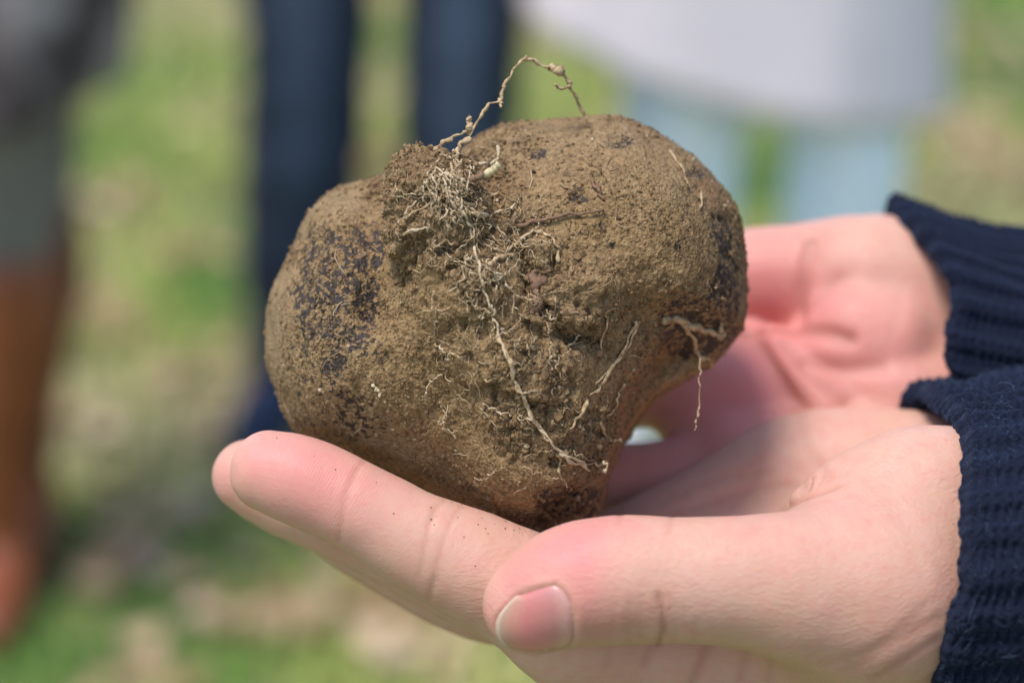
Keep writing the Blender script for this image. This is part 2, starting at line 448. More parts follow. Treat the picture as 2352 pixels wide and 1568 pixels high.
def leaves():
    S = Soup()
    t = np.linspace(-1, 1, 7); prof = np.array([0.02, 0.55, 0.9, 1.0, 0.78, 0.42, 0.0])
    def leaf(c, size, tone):
        az = RNG.random() * 6.283; cu = 0.25 * RNG.standard_normal(); tilt = 0.35 * RNG.standard_normal()
        a = np.array([math.cos(az), math.sin(az), 0]); s = np.array([-math.sin(az), math.cos(az), tilt])
        rows = []
        for k in range(7):
            q = c + a * t[k] * size + np.array([0, 0, 1]) * (cu * size * t[k] ** 2 + 0.006)
            wv = s * prof[k] * size * 0.62
            rows += [q - wv + np.array([0, 0, .18 * size * prof[k]]), q, q + wv + np.array([0, 0, .18 * size * prof[k]])]
        Q = np.array([[3 * k + j, 3 * k + j + 1, 3 * k + j + 4, 3 * k + j + 3] for k in range(6) for j in (0, 1)])
        S.put(np.array(rows), Q, None, tone)
    spots = [(330, 1275, 10, .07), (300, 1240, 6, .06), (750, 1415, 10, .07), (820, 1400, 5, .06), (270, 760, 7, .06), (160, 990, 7, .06), (440, 590, 6, .07), (300, 1180, 3, .05),
             (470, 860, 8, .08), (2290, 400, 14, .10), (2230, 300, 10, .10), (2310, 120, 10, .12), (880, 400, 9, .05), (560, 1440, 8, .08), (1000, 1500, 9, .08), (240, 470, 6, .08), (420, 1530, 8, .1)]
    for px, py, k, sd in spots:
        c = ground(px, py)
        for _ in range(k):
            leaf(c + np.array([RNG.normal() * sd * .6, RNG.normal() * sd, 0.012]), 0.022 + 0.020 * RNG.random(), 0.25 + 0.75 * RNG.random())
    for _ in range(700):
        y = 1.5 + 6 * RNG.random(); x = (RNG.random() - 0.5) * (1.4 + 0.6 * y)
        leaf(np.array([x, y, 0.01]), 0.015 + 0.022 * RNG.random(), RNG.random())
    mat = tone_material('dry_leaf', [(0.0, (0.10, 0.05, 0.025)), (0.35, (0.24, 0.13, 0.06)), (0.7, (0.42, 0.27, 0.15)), (1.0, (0.55, 0.40, 0.27))], 0.7)
    tag(S.build('leaf_litter', mat, None), 'tan and brown fallen leaves scattered over the lawn', 'fallen leaves', kind='stuff')
leaves()

# ------------------------------------------------------------------ people standing on the lawn behind
def body_field(chains, h=0.012, k=0.03, pad=0.05):
    A = np.concatenate([np.array(c) for c in chains]); r = A[:, 3].max()
    f = Field(A[:, :3].min(0) - r - pad, A[:, :3].max(0) + r + pad, h)
    for c in chains: f.add(np.array(c), k, None, 4)
    f.blur(1); V, F = f.mesh(); return V, outward(V, F)
def part(name, chains, mat, parent, h=0.012, k=0.03, wrinkle=0.0, attrs=None):
    V, F = body_field(chains, h, k)
    if wrinkle: V = V + vnormals(V, F) * (wrinkle * fbm(V * np.array([1, 1, 1.6]), 0.09, 3))[:, None]
    return add_obj(name, V, [F], mat, parent, True, attrs)
def upper_body(root, c, top_mat, hair_mat, skin_mat, hip_z=0.90, H=1.68, face=-1):
    """torso, arms with the hands in the pockets, neck, head; the person faces the camera"""
    x, y = c
    s = H / 1.68
    skin = [[(x, y, 1.30 * s, .055), (x, y - .01, 1.42 * s, .052), (x, y - .02, 1.50 * s, .062)],
            [(x, y - .015, 1.60 * s, .088), (x, y - .02, 1.545 * s, .078), (x, y - .045, 1.49 * s, .05)],
            [(x, y - .10, 1.57 * s, .012), (x, y - .122, 1.548 * s, .014)],
            [(x - .088, y, 1.56 * s, .016), (x - .092, y + .005, 1.53 * s, .012)], [(x + .088, y, 1.56 * s, .016), (x + .092, y + .005, 1.53 * s, .012)]]
    part('body', skin, skin_mat, root, 0.009, 0.02)
    hair = [[(x, y + .02, 1.63 * s, .098), (x, y + .06, 1.55 * s, .085), (x, y + .07, 1.44 * s, .07), (x, y + .07, 1.36 * s, .04)]]
    part('hair', hair, hair_mat, root, 0.012, 0.02, 0.01)
    top = [[(x - .07, y, hip_z, .12), (x + .07, y, hip_z, .12)], [(x - .05, y, 1.10 * s, .11), (x + .05, y, 1.10 * s, .11)],
           [(x - .08, y, 1.25 * s, .115), (x + .08, y, 1.25 * s, .115)], [(x - .17, y, 1.36 * s, .055), (x, y, 1.39 * s, .065), (x + .17, y, 1.36 * s, .055)],
           [(x, y, hip_z, .14), (x, y, 1.30 * s, .12)]]
    for sg in (-1, 1):
        top.append([(x + sg * .18, y, 1.36 * s, .055), (x + sg * .245, y + .03, 1.12 * s, .046), (x + sg * .20, y - .05, .92 * s, .042), (x + sg * .16, y - .06, .86 * s, .045)])
    part('jumper', top, top_mat, root, 0.012, 0.035, 0.008)
PSKIN = plain('skin_far', (0.62, 0.38, 0.28), (0.70, 0.45, 0.34), 30, 0.5)
HAIR_D = plain('hair_dark', (0.02, 0.012, 0.008), (0.06, 0.035, 0.02), 90, 0.5)
def shoe(root, foot, mat, toe=(0, -1), L=0.25, name='shoe'):
    x, y, z = foot; t = np.array([toe[0], toe[1], 0.0]); t /= np.linalg.norm(t)
    a = np.array([x, y, 0.045]); pts = [a - t * .06, a, a + t * .10, a + t * (L - .08)]
    ch = [[tuple(p) + (r,) for p, r in zip(pts, (.040, .046, .044, .034))], [(x, y, .045, .045), (x, y, .11, .045)]]
    ch[0] = [(p[0], p[1], max(p[3], .030) - 0.002, p[3]) for p in ch[0]]
    part(name, ch, mat, root, 0.008, 0.015)

def denim(name, dark, light, fade):
    m = M(name); g = m.noise(14, 3, 0.6); f = m.attr('fade'); g2 = m.noise(300, 2)
    c = m.mix(m.math('MULTIPLY', f, fade), dark, light)
    c = m.mix(m.math('MULTIPLY', m.ramp(g, [(0.35, 0.0), (0.7, 1.0)]), 0.35 * fade), c, light)
    m.set(Base_Color=c, Roughness=0.85, Normal=m.bump(g2, 0.3, 0.001)); return m.m
def trousers(root, legs, hip, mat, name='jeans'):
    V, F = body_field(legs + [hip], 0.011, 0.02)
    N = vnormals(V, F); V = V + N * (0.009 * fbm(V * np.array([1, 1, 2.2]), 0.12, 4))[:, None]
    # worn paler down the front of each leg
    fade = np.zeros(len(V))
    for lg in legs:
        L = np.array(catmull(lg, 6))[:, :3]; fade = np.maximum(fade, np.exp(-((V[:, 0] - np.interp(V[:, 2], L[:, 2], L[:, 0])) / .035) ** 2))
    fade *= sstep(0.1, -0.9, N[:, 1]) * sstep(0.2, 0.45, V[:, 2])
    return add_obj(name, V, [F], mat, root, True, {'fade': fade})

# person in dark jeans
Y1 = ground(650, 985)[1] + 0.04
fa, fb = ground(668, 990), ground(1045, 990)
kt, kb = upright(715, 60, Y1), upright(1058, 60, Y1)
c1 = ((kt[0] + kb[0]) / 2, Y1 + .03)
pj = empty('person', (c1[0], c1[1], 0))
tag(pj, 'person in dark blue faded jeans standing on the grass with feet apart', 'person')
legs = [[(fa[0], Y1, .05, .064), (fa[0] + .006, Y1, .25, .072), ((fa[0] + kt[0]) / 2 + .01, Y1 - .01, .42, .082), (kt[0] - .004, Y1, .60, .086), (kt[0] + .004, Y1 + .02, .82, .090)],
        [(fb[0], Y1, .05, .064), (fb[0] + .004, Y1, .25, .070), ((fb[0] + kb[0]) / 2, Y1 - .01, .42, .078), (kb[0] + .004, Y1, .60, .084), (kb[0] - .004, Y1 + .02, .82, .090)]]
trousers(pj, legs, [(c1[0] - .08, c1[1], .88, .115), (c1[0] + .08, c1[1], .88, .115)], denim('dark_denim', (0.0045, 0.0085, 0.024), (0.060, 0.090, 0.145), 0.9))
NAVY = plain('navy_cloth', (0.012, 0.020, 0.05), (0.02, 0.035, 0.08), 60)
shoe(pj, (fa[0] - .005, Y1, 0), NAVY, (-.25, -1)); shoe(pj, (fb[0], Y1, 0), NAVY, (.15, -1))
upper_body(pj, c1, plain('grey_jersey', (0.12, 0.12, 0.13), (0.16, 0.16, 0.17), 40), HAIR_D, PSKIN)

# person in a long white coat and pale jeans
Y2 = ground(1530, 1005)[1] + 0.05
la, lb = upright(1578, 350, Y2), upright(1938, 350, Y2)
c2 = ((la[0] + lb[0]) / 2, Y2 + .02)
pw = empty('person', (c2[0], c2[1], 0))
tag(pw, 'person in a long white coat over pale blue jeans and white shoes', 'person')
legs = [[(la[0] - .03, Y2, .05, .070), (la[0] - .02, Y2, .25, .072), (la[0] - .006, Y2, .44, .088), (la[0] + .01, Y2, .66, .090), (la[0] + .02, Y2 + .02, .85, .10)],
        [(lb[0], Y2, .05, .070), (lb[0], Y2, .25, .074), (lb[0], Y2, .44, .083), (lb[0] - .01, Y2, .66, .090), (lb[0] - .02, Y2 + .02, .85, .10)]]
trousers(pw, legs, [(c2[0] - .08, c2[1], .88, .115), (c2[0] + .08, c2[1], .88, .115)], denim('pale_denim', (0.74, 0.87, 0.96), (0.90, 0.95, 0.98), 0.9))
WHITE = plain('white_canvas', (0.72, 0.72, 0.72), (0.8, 0.8, 0.8), 60)
shoe(pw, (la[0] - .045, Y2, 0), WHITE, (-.45, -1)); shoe(pw, (lb[0], Y2, 0), WHITE, (.2, -1))
upper_body(pw, c2, plain('white_jersey', (0.6, 0.6, 0.6), (0.66, 0.66, 0.66), 40), HAIR_D, PSKIN)
def coat(root, cx, cy, left, right, hem_pts, Y, mat, name='coat', depth=.17, topz=1.30, topw=(.19, .13)):
    """a hanging cloth shell: an uneven hem, soft folds, narrowing to the shoulders"""
    hx = np.array([upright(p, q, Y)[0] for p, q in hem_pts]); hz = np.array([upright(p, q, Y)[2] for p, q in hem_pts])
    nu, nv = 120, 40; V = []
    for j in range(nv):
        v = j / (nv - 1)
        for i in range(nu):
            t = i / nu * 2 * math.pi; ct, st = math.cos(t), math.sin(t)
            wv = v ** 0.8
            half = ((right - left) / 2) * (1 - wv) + topw[0] * wv; mid = ((right + left) / 2) * (1 - wv) + cx * wv
            dep = depth * (1 - wv) + topw[1] * wv
            x = mid + half * math.copysign(abs(ct) ** .75, ct); zh = float(np.interp(x, hx, hz))
            fold = 1 + (1 - v) * (0.035 * math.sin(5 * t + 1.0) + 0.012 * math.sin(11 * t))
            V.append((mid + (x - mid) * fold, cy - dep * st * fold, zh * (1 - v) + topz * v))
    V = np.array(V); i = np.arange(nu); F = []
    for j in range(nv - 1): F.append(np.stack([j * nu + i, j * nu + (i + 1) % nu, (j + 1) * nu + (i + 1) % nu, (j + 1) * nu + i], 1))
    o = add_obj(name, V, [np.concatenate(F)], mat, root)
    md = o.modifiers.new('thick', 'SOLIDIFY'); md.thickness = 0.006
    return o
COATW = plain('white_coat_cloth', (0.66, 0.585, 0.605), (0.72, 0.64, 0.655), 9, 0.85)
Yc = Y2 - .12
coat(pw, c2[0], c2[1], upright(1195, 60, Yc)[0], upright(2195, 200, Yc)[0], [(1150, -10), (1250, 70), (1420, 175), (1600, 225), (1750, 262), (1950, 295), (2200, 318)], Yc, COATW, depth=.16)

# person in tall brown boots
Y3 = ground(40, 1390)[1] + .06
f1, f2 = ground(5, 1375), ground(62, 1240)
b1, b2 = upright(8, 600, f1[1]), upright(75, 600, f2[1])
pb = empty('person', ((b1[0] + b2[0]) / 2, (f1[1] + f2[1]) / 2, 0))
tag(pb, 'person in tall brown leather boots, grey leggings and dark patterned coat', 'person')
LEATHER = plain('brown_leather', (0.17, 0.042, 0.014), (0.30, 0.084, 0.027), 6, 0.42)
LEATHER_SHADED = plain('brown_leather_shaded', (0.11, 0.030, 0.013), (0.17, 0.045, 0.018), 6, 0.42)  # same boot leather, with the rear boot's shade mixed into its colour
def boot(fx, bx, y, mat, topz):
    ch = [[(fx, y, .07, .042), (fx, y, .13, .044), ((fx * 2 + bx) / 3, y, .22, .050), (bx, y, .34, .060), (bx, y, topz - .045, .062)],
          [(fx, y + .03, .038, .036), (fx + .01, y - .06, .036, .038), (fx + .015, y - .14, .030, .030)], [(fx, y + .045, .02, .02), (fx, y + .045, .05, .03)]]
    V, F = body_field(ch, 0.009, 0.02); add_obj('boot', V, [F], mat, pb)
boot(f1[0], b1[0], f1[1], LEATHER, .445); boot(f2[0], b2[0], f2[1], LEATHER_SHADED, .445)
GREYK = plain('grey_knit', (0.13, 0.118, 0.10), (0.20, 0.182, 0.155), 25, 0.9)
part('leggings', [[(b1[0], f1[1], .40, .050), (b1[0] + .005, f1[1], .52, .066), (b1[0] + .01, f1[1], .85, .09)], [(b2[0], f2[1], .40, .050), (b2[0], f2[1], .52, .064), (b2[0], f2[1], .85, .09)]], GREYK, pb)
def mottled():
    m = M('dark_patterned_cloth'); g = m.noise(9, 3, 0.5); g2 = m.noise(22, 2)
    c = m.ramp(g, [(0.36, (0.016, 0.010, 0.010)), (0.52, (0.07, 0.052, 0.048)), (0.66, (0.36, 0.31, 0.29))])
    m.set(Base_Color=m.mix(m.ramp(g2, [(0.5, 0.0), (0.65, 0.7)]), c, (0.03, 0.018, 0.016)), Roughness=0.85); return m.m
Yp = f1[1] - .10; cpx = (b1[0] + b2[0]) / 2
coat(pb, cpx, (f1[1] + f2[1]) / 2, upright(-330, 200, Yp)[0], upright(212, 200, Yp)[0], [(-330, 215), (0, 265), (215, 240)], Yp, mottled(), depth=.27, topz=1.30)
upper_body(pb, (cpx, (f1[1] + f2[1]) / 2), plain('black_jersey', (0.010, 0.010, 0.012), (0.02, 0.02, 0.022), 40), HAIR_D, PSKIN)

# ------------------------------------------------------------------ the person holding the tuber: two hands, sleeves
HOLD = empty('person', (0.46, 0.41, 0.0))
tag(HOLD, 'person in a navy ribbed knit jumper holding the tuber in both open hands', 'person')

def px4(l): return np.array([np.append(P(a, b, D), r) for a, b, D, r in l])
def bvh_of(V, F): return BVHTree.FromPolygons([tuple(v) for v in V], [tuple(f) for f in F])
def hit(bvh, px, py):
    d = Vector(P(px, py, 1.0)).normalized(); h = bvh.ray_cast(Vector((0, 0, 0)), d)
    return None if h[0] is None else np.array(h[0])
def surface_line(bvh, pts, n=6):
    pts = catmull([(a, b) for a, b in pts], n); q = [hit(bvh, a, b) for a, b in pts]
    return np.array([x for x in q if x is not None])

def make_hand(palm, fingers, h, creases, flushes, ridge_chain=None, kp=6.0, post=None, noise_amp=0.25, blur=2, shade_tints=()):
    A = np.concatenate([px4(c) for c, k, f in palm] + [px4(c) for c, f in fingers])
    lo = A[:, :3].min(0) - A[:, 3].max() - 4; hi = A[:, :3].max(0) + A[:, 3].max() + 4
    f = Field(lo, hi, h)
    for c, k, fl in palm: f.add(px4(c), k, fl)
    f.fingers([(px4(c), fl) for c, fl in fingers], kp)
    f.blur(blur)
    V, F = f.mesh(); F = outward(V, F); N = vnormals(V, F)
    b = bvh_of(V, F)
    disp = noise_amp * fbm(V, 9.0, 3, 2)
    crease_shade = np.zeros(len(V))
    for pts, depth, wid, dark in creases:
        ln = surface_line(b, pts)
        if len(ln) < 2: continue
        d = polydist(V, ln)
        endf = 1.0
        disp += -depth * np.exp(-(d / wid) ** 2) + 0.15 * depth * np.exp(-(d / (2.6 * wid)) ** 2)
        crease_shade = np.maximum(crease_shade, dark * np.exp(-(d / (wid * 1.25)) ** 2))
    flush = np.zeros(len(V))
    for px, py, sig, amt in flushes:
        c = hit(b, px, py)
        if c is None: continue
        flush = flush + amt * np.exp(-(np.linalg.norm(V - c, axis=1) / sig) ** 2)
    for px, py, sig, amt in shade_tints:  # brown tint that paints shade onto the lower thumb and hand
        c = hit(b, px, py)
        if c is not None: crease_shade = np.clip(crease_shade + amt * np.exp(-(np.linalg.norm(V - c, axis=1) / sig) ** 2), 0, 1)
    flush = np.clip(flush + 0.06 * fbm(V, 6, 8), -0.3, 1)
    ridge = np.zeros(len(V)); rmask = np.zeros(len(V))
    if ridge_chain is not None:
        c = catmull(px4(ridge_chain), 6)[:, :3]; s = np.concatenate([[0], np.cumsum(np.linalg.norm(np.diff(c, axis=0), axis=1))])
        best = np.full(len(V), 1e9)
        for i in range(len(c) - 1):
            v = c[i + 1] - c[i]; L = v @ v; t = np.clip((V - c[i]) @ v / L, 0, 1); dd = np.linalg.norm(V - c[i] - t[:, None] * v, axis=1)
            m = dd < best; best[m] = dd[m]; ridge[m] = (s[i] + t * math.sqrt(L))[m]
        rmask = (best < 10.5).astype(float) * sstep(11.5, 9.5, best) * sstep(46, 30, ridge)
        q = V - P(640, 1090, 400)
        ridge = ridge + 0.5 * fbm(V, 5, 4) + 0.02 * (q[:, 1] ** 2) * 0.3
    V = V + N * disp[:, None]
    if post: V = post(V, N, b)
    return V, F, dict(flush=np.clip(flush, 0, 1), crease_shade=crease_shade, ridge=ridge, ridge_mask=rmask), b

# --- the hand in front (palm up, thumb towards the lens)
THUMB = [(1222, 1388, 385, 8.3), (1310, 1345, 384, 10.2), (1420, 1331, 384, 10.9), (1560, 1331, 384, 10.55), (1700, 1335, 385, 11.1), (1850, 1350, 388, 13.2), (2000, 1360, 394, 16.0)]
INDEX = [(622, 1083, 402, 7.2), (690, 1103, 401, 8.0), (798, 1152, 400, 7.75), (880, 1195, 400, 8.15), (960, 1242, 400, 8.65), (1125, 1318, 401, 10.0), (1330, 1420, 404, 11.5)]
MIDDLE = [(573, 1092, 424, 6.9), (655, 1132, 424, 7.7), (780, 1188, 423, 7.6), (940, 1264, 422, 8.2), (1125, 1345, 419, 9.2), (1320, 1415, 420, 10.5)]
RING = [(720, 1165, 437, 6.6), (810, 1222, 437, 7.4), (915, 1284, 437, 7.7), (1100, 1362, 436, 8.8), (1330, 1390, 436, 10)]
PINKY = [(880, 1235, 449, 6.2), (980, 1275, 450, 6.8), (1100, 1300, 450, 7.2), (1280, 1290, 450, 8.0), (1440, 1262, 450, 8.6), (1560, 1245, 450, 9.5)]
palm_a = [
    ([(1330, 1440, 405, 11.0), (1600, 1470, 408, 12.5), (2000, 1440, 410, 15), (2250, 1400, 412, 16)], 6, None),
    ([(1320, 1425, 420, 10.5), (1700, 1410, 422, 12.0), (2250, 1330, 424, 16)], 8, None),
    ([(1330, 1385, 436, 10.0), (1700, 1330, 438, 11.0), (2250, 1240, 436, 16)], 8, None),
    ([(1540, 1235, 450, 9.2), (1680, 1160, 452, 10.6), (1850, 1090, 452, 12.4), (2020, 1090, 450, 13.0), (2180, 1110, 444, 13), (2330, 1150, 438, 12)], 8, None),
    ([(1900, 1180, 404, 7.0), (1985, 1160, 403, 10.0), (2110, 1135, 404, 12.2), (2240, 1150, 408, 12.5)], 7, None),
    ([(2000, 1360, 394, 15.5), (2130, 1350, 402, 16.8), (2280, 1310, 412, 17), (2450, 1290, 416, 16)], 9, None),
    ([(2200, 1200, 430, 17), (2450, 1220, 428, 16)], 10, None),
]
creases_a = [
    # thumb knuckle
    ([(1512, 1365), (1522, 1405), (1523, 1445), (1512, 1478)], 0.42, 0.5, 0.95), ([(1502, 1380), (1508, 1430)], .12, .45, .3), ([(1532, 1360), (1540, 1410), (1536, 1455)], .14, .45, .3), ([(1460, 1395), (1455, 1440)], .12, .5, .25), ([(1570, 1390), (1575, 1440)], .08, .45, .2), ([(1410, 1390), (1405, 1450)], .08, .5, .2), ([(1448, 1380), (1440, 1420), (1446, 1465)], 0.14, 0.6, 0.25),
    ([(1475, 1372), (1470, 1415), (1476, 1468)], 0.16, 0.6, 0.25), ([(1548, 1385), (1552, 1425), (1548, 1470)], 0.14, 0.6, 0.22), ([(1492, 1395), (1490, 1440)], .1, .5, .2),
    ([(1600, 1420), (1592, 1470)], 0.10, 0.5, 0.2), ([(1425, 1178), (1420, 1205)], .15, .5, .3), ([(1545, 1182), (1535, 1225)], .15, .5, .3),
    # thenar fold
    ([(1800, 1166), (1850, 1145), (1915, 1120)], 0.6, 0.9, 0.5), ([(1866, 1098), (1858, 1130)], 0.35, .45, .5), ([(1896, 1072), (1884, 1112)], 0.2, .45, .3),
    # under the thumb, side of the hand
    ([(1497, 1482), (1480, 1520)], 0.3, 0.7, 0.5), ([(1625, 1482), (1605, 1530), (1590, 1566)], 0.45, 0.8, 0.55), ([(1715, 1492), (1700, 1560)], 0.25, 0.7, 0.35), ([(1400, 1484), (1392, 1530)], 0.15, 0.7, 0.3), ([(1770, 1510), (1765, 1566)], .2, .6, .3),
    # index finger joints
    ([(838, 1058), (812, 1092), (792, 1140), (785, 1195), (778, 1240)], 0.16, 0.5, 0.34), ([(822, 1075), (800, 1150)], .12, .5, .15),
    ([(1022, 1145), (996, 1180), (975, 1250), (960, 1320)], 0.13, 0.45, 0.34), ([(1062, 1160), (1035, 1200), (1008, 1275), (990, 1350)], 0.13, 0.45, 0.34), ([(1003, 1160), (985, 1205)], .15, .6, .2), ([(1000, 1330), (985, 1378)], .2, .7, .3),
    # wrist and palm
    ([(1905, 1100), (1850, 1010), (1840, 935)], 0.25, 0.9, 0.20), ([(1560, 1175), (1700, 1130), (1850, 1120)], 0.35, 1.2, 0.2), ([(1520, 1150), (1640, 1100), (1760, 1085)], .25, 1.0, .15),
    ([(1950, 1540), (2060, 1470), (2150, 1420)], 0.3, 1.5, 0.25), ([(1900, 1530), (2020, 1480), (2140, 1380)], .2, 1.2, .15), ([(2010, 1560), (2090, 1510), (2150, 1470)], .3, 1.2, .3),
]
flush_a = [(1290, 1250, 7, .62), (1180, 1320, 6, .5), (1400, 1205, 7, .40), (1345, 1300, 4, .35), (1120, 1420, 4, .42), (1360, 1440, 5, .3), (1340, 1380, 3, .3), (690, 1060, 9, .45), (590, 1040, 7, .34), (760, 1130, 8, .32), (880, 1130, 7, .14), (1750, 1190, 10, .18), (1950, 1130, 9, .16),
           (500, 1090, 6, .4), (1600, 1500, 8, .15), (2050, 1470, 8, .12), (1750, 960, 9, .18), (1600, 1060, 10, .14), (1950, 960, 9, .12), (1420, 1520, 7, .14)]
NAIL_AXIS = catmull(px4(THUMB), 8)[:, :3]
def axis_at(px):                        # a point on the thumb's axis at that column
    return P(px, 1392 + (px - 1140) * (1362 - 1392) / 176.0, 384.5)
NC, NHALF = math.radians(31), math.radians(49)
def nail_point(a, b):                   # a -1..1 across (up to down), b 0..1 cuticle to free edge
    xc = 1318 - 20 * abs(a) ** 2.2 - 26 * max(0, -a) ** 5; xf = 1139 + 46 * max(0, -a) ** 2.6 + 26 * max(0, a) ** 2.6
    px = xc + (xf - xc) * b; th = NC + NHALF * a * (1 - 0.06 * b)
    c = axis_at(px).copy(); c[0] = (px - 1176) * c[2] / FPX
    return c, np.array([0, -math.sin(th), -math.cos(th)])
def lower_nail_bed(V, N, b):
    ang = np.zeros(len(V)); box = (V[:, 0] < P(1345, 0, 384)[0]) & (V[:, 2] < 388) & (V[:, 1] < P(0, 1290, 380)[1])
    ids = np.nonzero(box)[0]; out = V.copy()
    for i in ids:
        v = V[i]; px = v[0] * FPX / v[2] + 1176
        # pixel column of the axis plane
        pxa = v[0] * FPX / 384.5 + 1176
        c = axis_at(pxa); th = math.atan2(-(v[1] - c[1]), -(v[2] - c[2])); a = (th - NC) / NHALF
        xc = 1318 - 20 * min(1.3, abs(a)) ** 2.2 - 26 * min(1.2, max(0, -a)) ** 5; xf = 1139 + 46 * max(0, -a) ** 2.6 + 26 * max(0, a) ** 2.6
        bb = (xc - pxa) / max(1e-3, xc - xf)
        da = (1 - abs(a)) * NHALF * 9.3; db = min(bb, 1.0 - bb) * 12.5; e = min(da, db)
        if bb > 0.5 and db < da: e = (1.02 - bb) * 12.5
        inn = float(sstep(-0.25, 0.35, np.array(e)))
        fold = math.exp(-((e + 0.9) / 0.75) ** 2) * (1.0 if bb < 0.8 else 0.25)
        out[i] = v + N[i] * (-0.50 * inn + 0.16 * fold)
    return out
VA, FA, AT, BV = make_hand(palm_a, [(THUMB, None), (INDEX, None), (MIDDLE, None), (RING, None), (PINKY, None)], 0.6, creases_a, flush_a, INDEX, 6.0, lower_nail_bed, shade_tints=[(1430, 1440, 6, .30), (1365, 1445, 4, .30), (1480, 1400, 5, .15), (2110, 1450, 9, .30), (1900, 1500, 10, .15), (1700, 1530, 9, .15), (1000, 1360, 8, .12)])
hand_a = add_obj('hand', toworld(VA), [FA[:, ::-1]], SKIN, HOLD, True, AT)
tag(hand_a, 'open palm-up hand with its thumb held along the palm')
# thumbnail: a curved plate sunk between its folds
def thumbnail():
    na, nb = 33, 25; pts = np.zeros((nb, na, 3)); al = np.zeros((nb, na)); ed = np.zeros((nb, na))
    for j in range(nb):
        for i in range(na):
            a = -1 + 2 * i / (na - 1); b = j / (nb - 1); c, d = nail_point(a, b)
            h = BV.ray_cast(Vector(c + d * 30), Vector(-d)); r = np.linalg.norm(np.array(h[0]) - c) if h[0] is not None else 9.0
            pts[j, i, 0] = r; al[j, i] = b
    r = pts[:, :, 0].copy()
    for _ in range(6):
        q = np.pad(r, 1, 'edge'); r = (q[1:-1, 1:-1] * 2 + q[:-2, 1:-1] + q[2:, 1:-1] + q[1:-1, :-2] + q[1:-1, 2:]) / 6
    jj = np.arange(nb)[:, None] / (nb - 1); ii = np.abs(-1 + 2 * np.arange(na)[None] / (na - 1))
    r = r - 0.12 - 0.30 * sstep(0.08, 0.0, jj) - 0.30 * sstep(0.88, 1.0, ii) * sstep(1.0, 0.75, jj) + 0.25 * sstep(0.7, 1.0, jj)
    for j in range(nb):
        for i in range(na):
            c, d = nail_point(-1 + 2 * i / (na - 1), j / (nb - 1)); pts[j, i] = c + d * r[j, i]
    V = toworld(pts.reshape(-1, 3)); i, j = np.meshgrid(np.arange(na - 1), np.arange(nb - 1)); b0 = (j * na + i).ravel()
    F = np.stack([b0, b0 + 1, b0 + na + 1, b0 + na], 1)
    n = vnormals(V, F); 
    if (n @ FW).mean() > 0: F = F[:, ::-1]
    o = add_obj('fingernail', V, [F], NAIL, hand_a, True, {'along': al.ravel(), 'edge': ed.ravel()})
    md = o.modifiers.new('thick', 'SOLIDIFY'); md.thickness = 0.00045; md.offset = -1
thumbnail()

# --- the hand behind (palm up and towards the lens, thumb along the back of the tuber)
palm_b = [
    ([(1880, 640, 478, 11.5), (2000, 648, 477, 14.0), (2120, 690, 478, 15.5), (2300, 780, 480, 15), (2450, 800, 482, 14)], 8, None),
    ([(1700, 890, 484, 10.0), (1850, 885, 482, 11.0), (2050, 865, 477, 14.0), (2300, 820, 478, 15), (2500, 800, 480, 14)], 6, None),
    ([(1595, 945, 470, 8.8), (1700, 965, 472, 10), (1900, 1000, 472, 13), (2100, 960, 474, 14), (2300, 900, 477, 13)], 4, None),
    ([(1700, 1060, 462, 9.5), (1900, 1040, 464, 12), (2150, 960, 466, 14)], 8, None),
    ([(1930, 770, 482, 13), (2050, 800, 478, 15)], 8, None),
    ([(1835, 792, 468, 4.6), (1895, 806, 464, 5.6), (1960, 812, 463, 6.2), (2040, 830, 464, 7.5)], 2.2, None), ([(1915, 730, 467, 5.5), (1965, 742, 464.5, 7.0), (2040, 770, 465, 9)], 4, None), ([(1945, 872, 464, 7.0), (2080, 910, 462, 9.0), (2200, 920, 467, 10)], 1.5, None),
    ([(1772, 788, 468, 4.2), (1832, 856, 463.5, 5.6), (1905, 935, 461, 6.4)], 0.8, None), ([(1705, 800, 472, 4.4), (1750, 875, 467.5, 5.8), (1790, 965, 465, 7.0)], 0.8, None),
]
TH_B = [(1500, 690, 486, 8), (1600, 660, 485, 10.0), (1725, 640, 481, 10.6), (1850, 634, 479, 11.0), (1990, 645, 477, 13.5)]
F_B = [[(1180, 840, 482, 7), (1350, 830, 482, 8), (1550, 810, 480, 8.5), (1720, 840, 476, 9.5)],
       [(1150, 910, 474, 7), (1350, 905, 474, 7.8), (1540, 885, 471, 8.6), (1720, 912, 469, 9.6)],
       [(1180, 1098, 460, 7), (1330, 1098, 460, 7.2), (1480, 1094, 461, 7.0), (1610, 1074, 462, 7.4), (1760, 1050, 463, 9)]]
creases_b = [  # the dark values also paint occlusion shade into the palm folds
    ([(1862, 560), (1850, 610), (1842, 670), (1836, 740)], 1.3, 1.6, 0.4), ([(1895, 540), (1880, 600)], .3, 1.5, .2), ([(1930, 640), (1890, 680), (1850, 720)], .4, 1.4, .35),
    ([(1715, 765), (1770, 752), (1830, 758), (1900, 764), (1950, 780)], 1.3, 1.6, 0.9),
    ([(1738, 782), (1790, 862), (1842, 945)], 0.8, 1.6, 0.6), ([(1800, 790), (1866, 862), (1940, 925)], 0.8, 1.6, 0.65), ([(1850, 835), (1930, 850), (2020, 845)], 0.6, 1.6, 0.45),
]
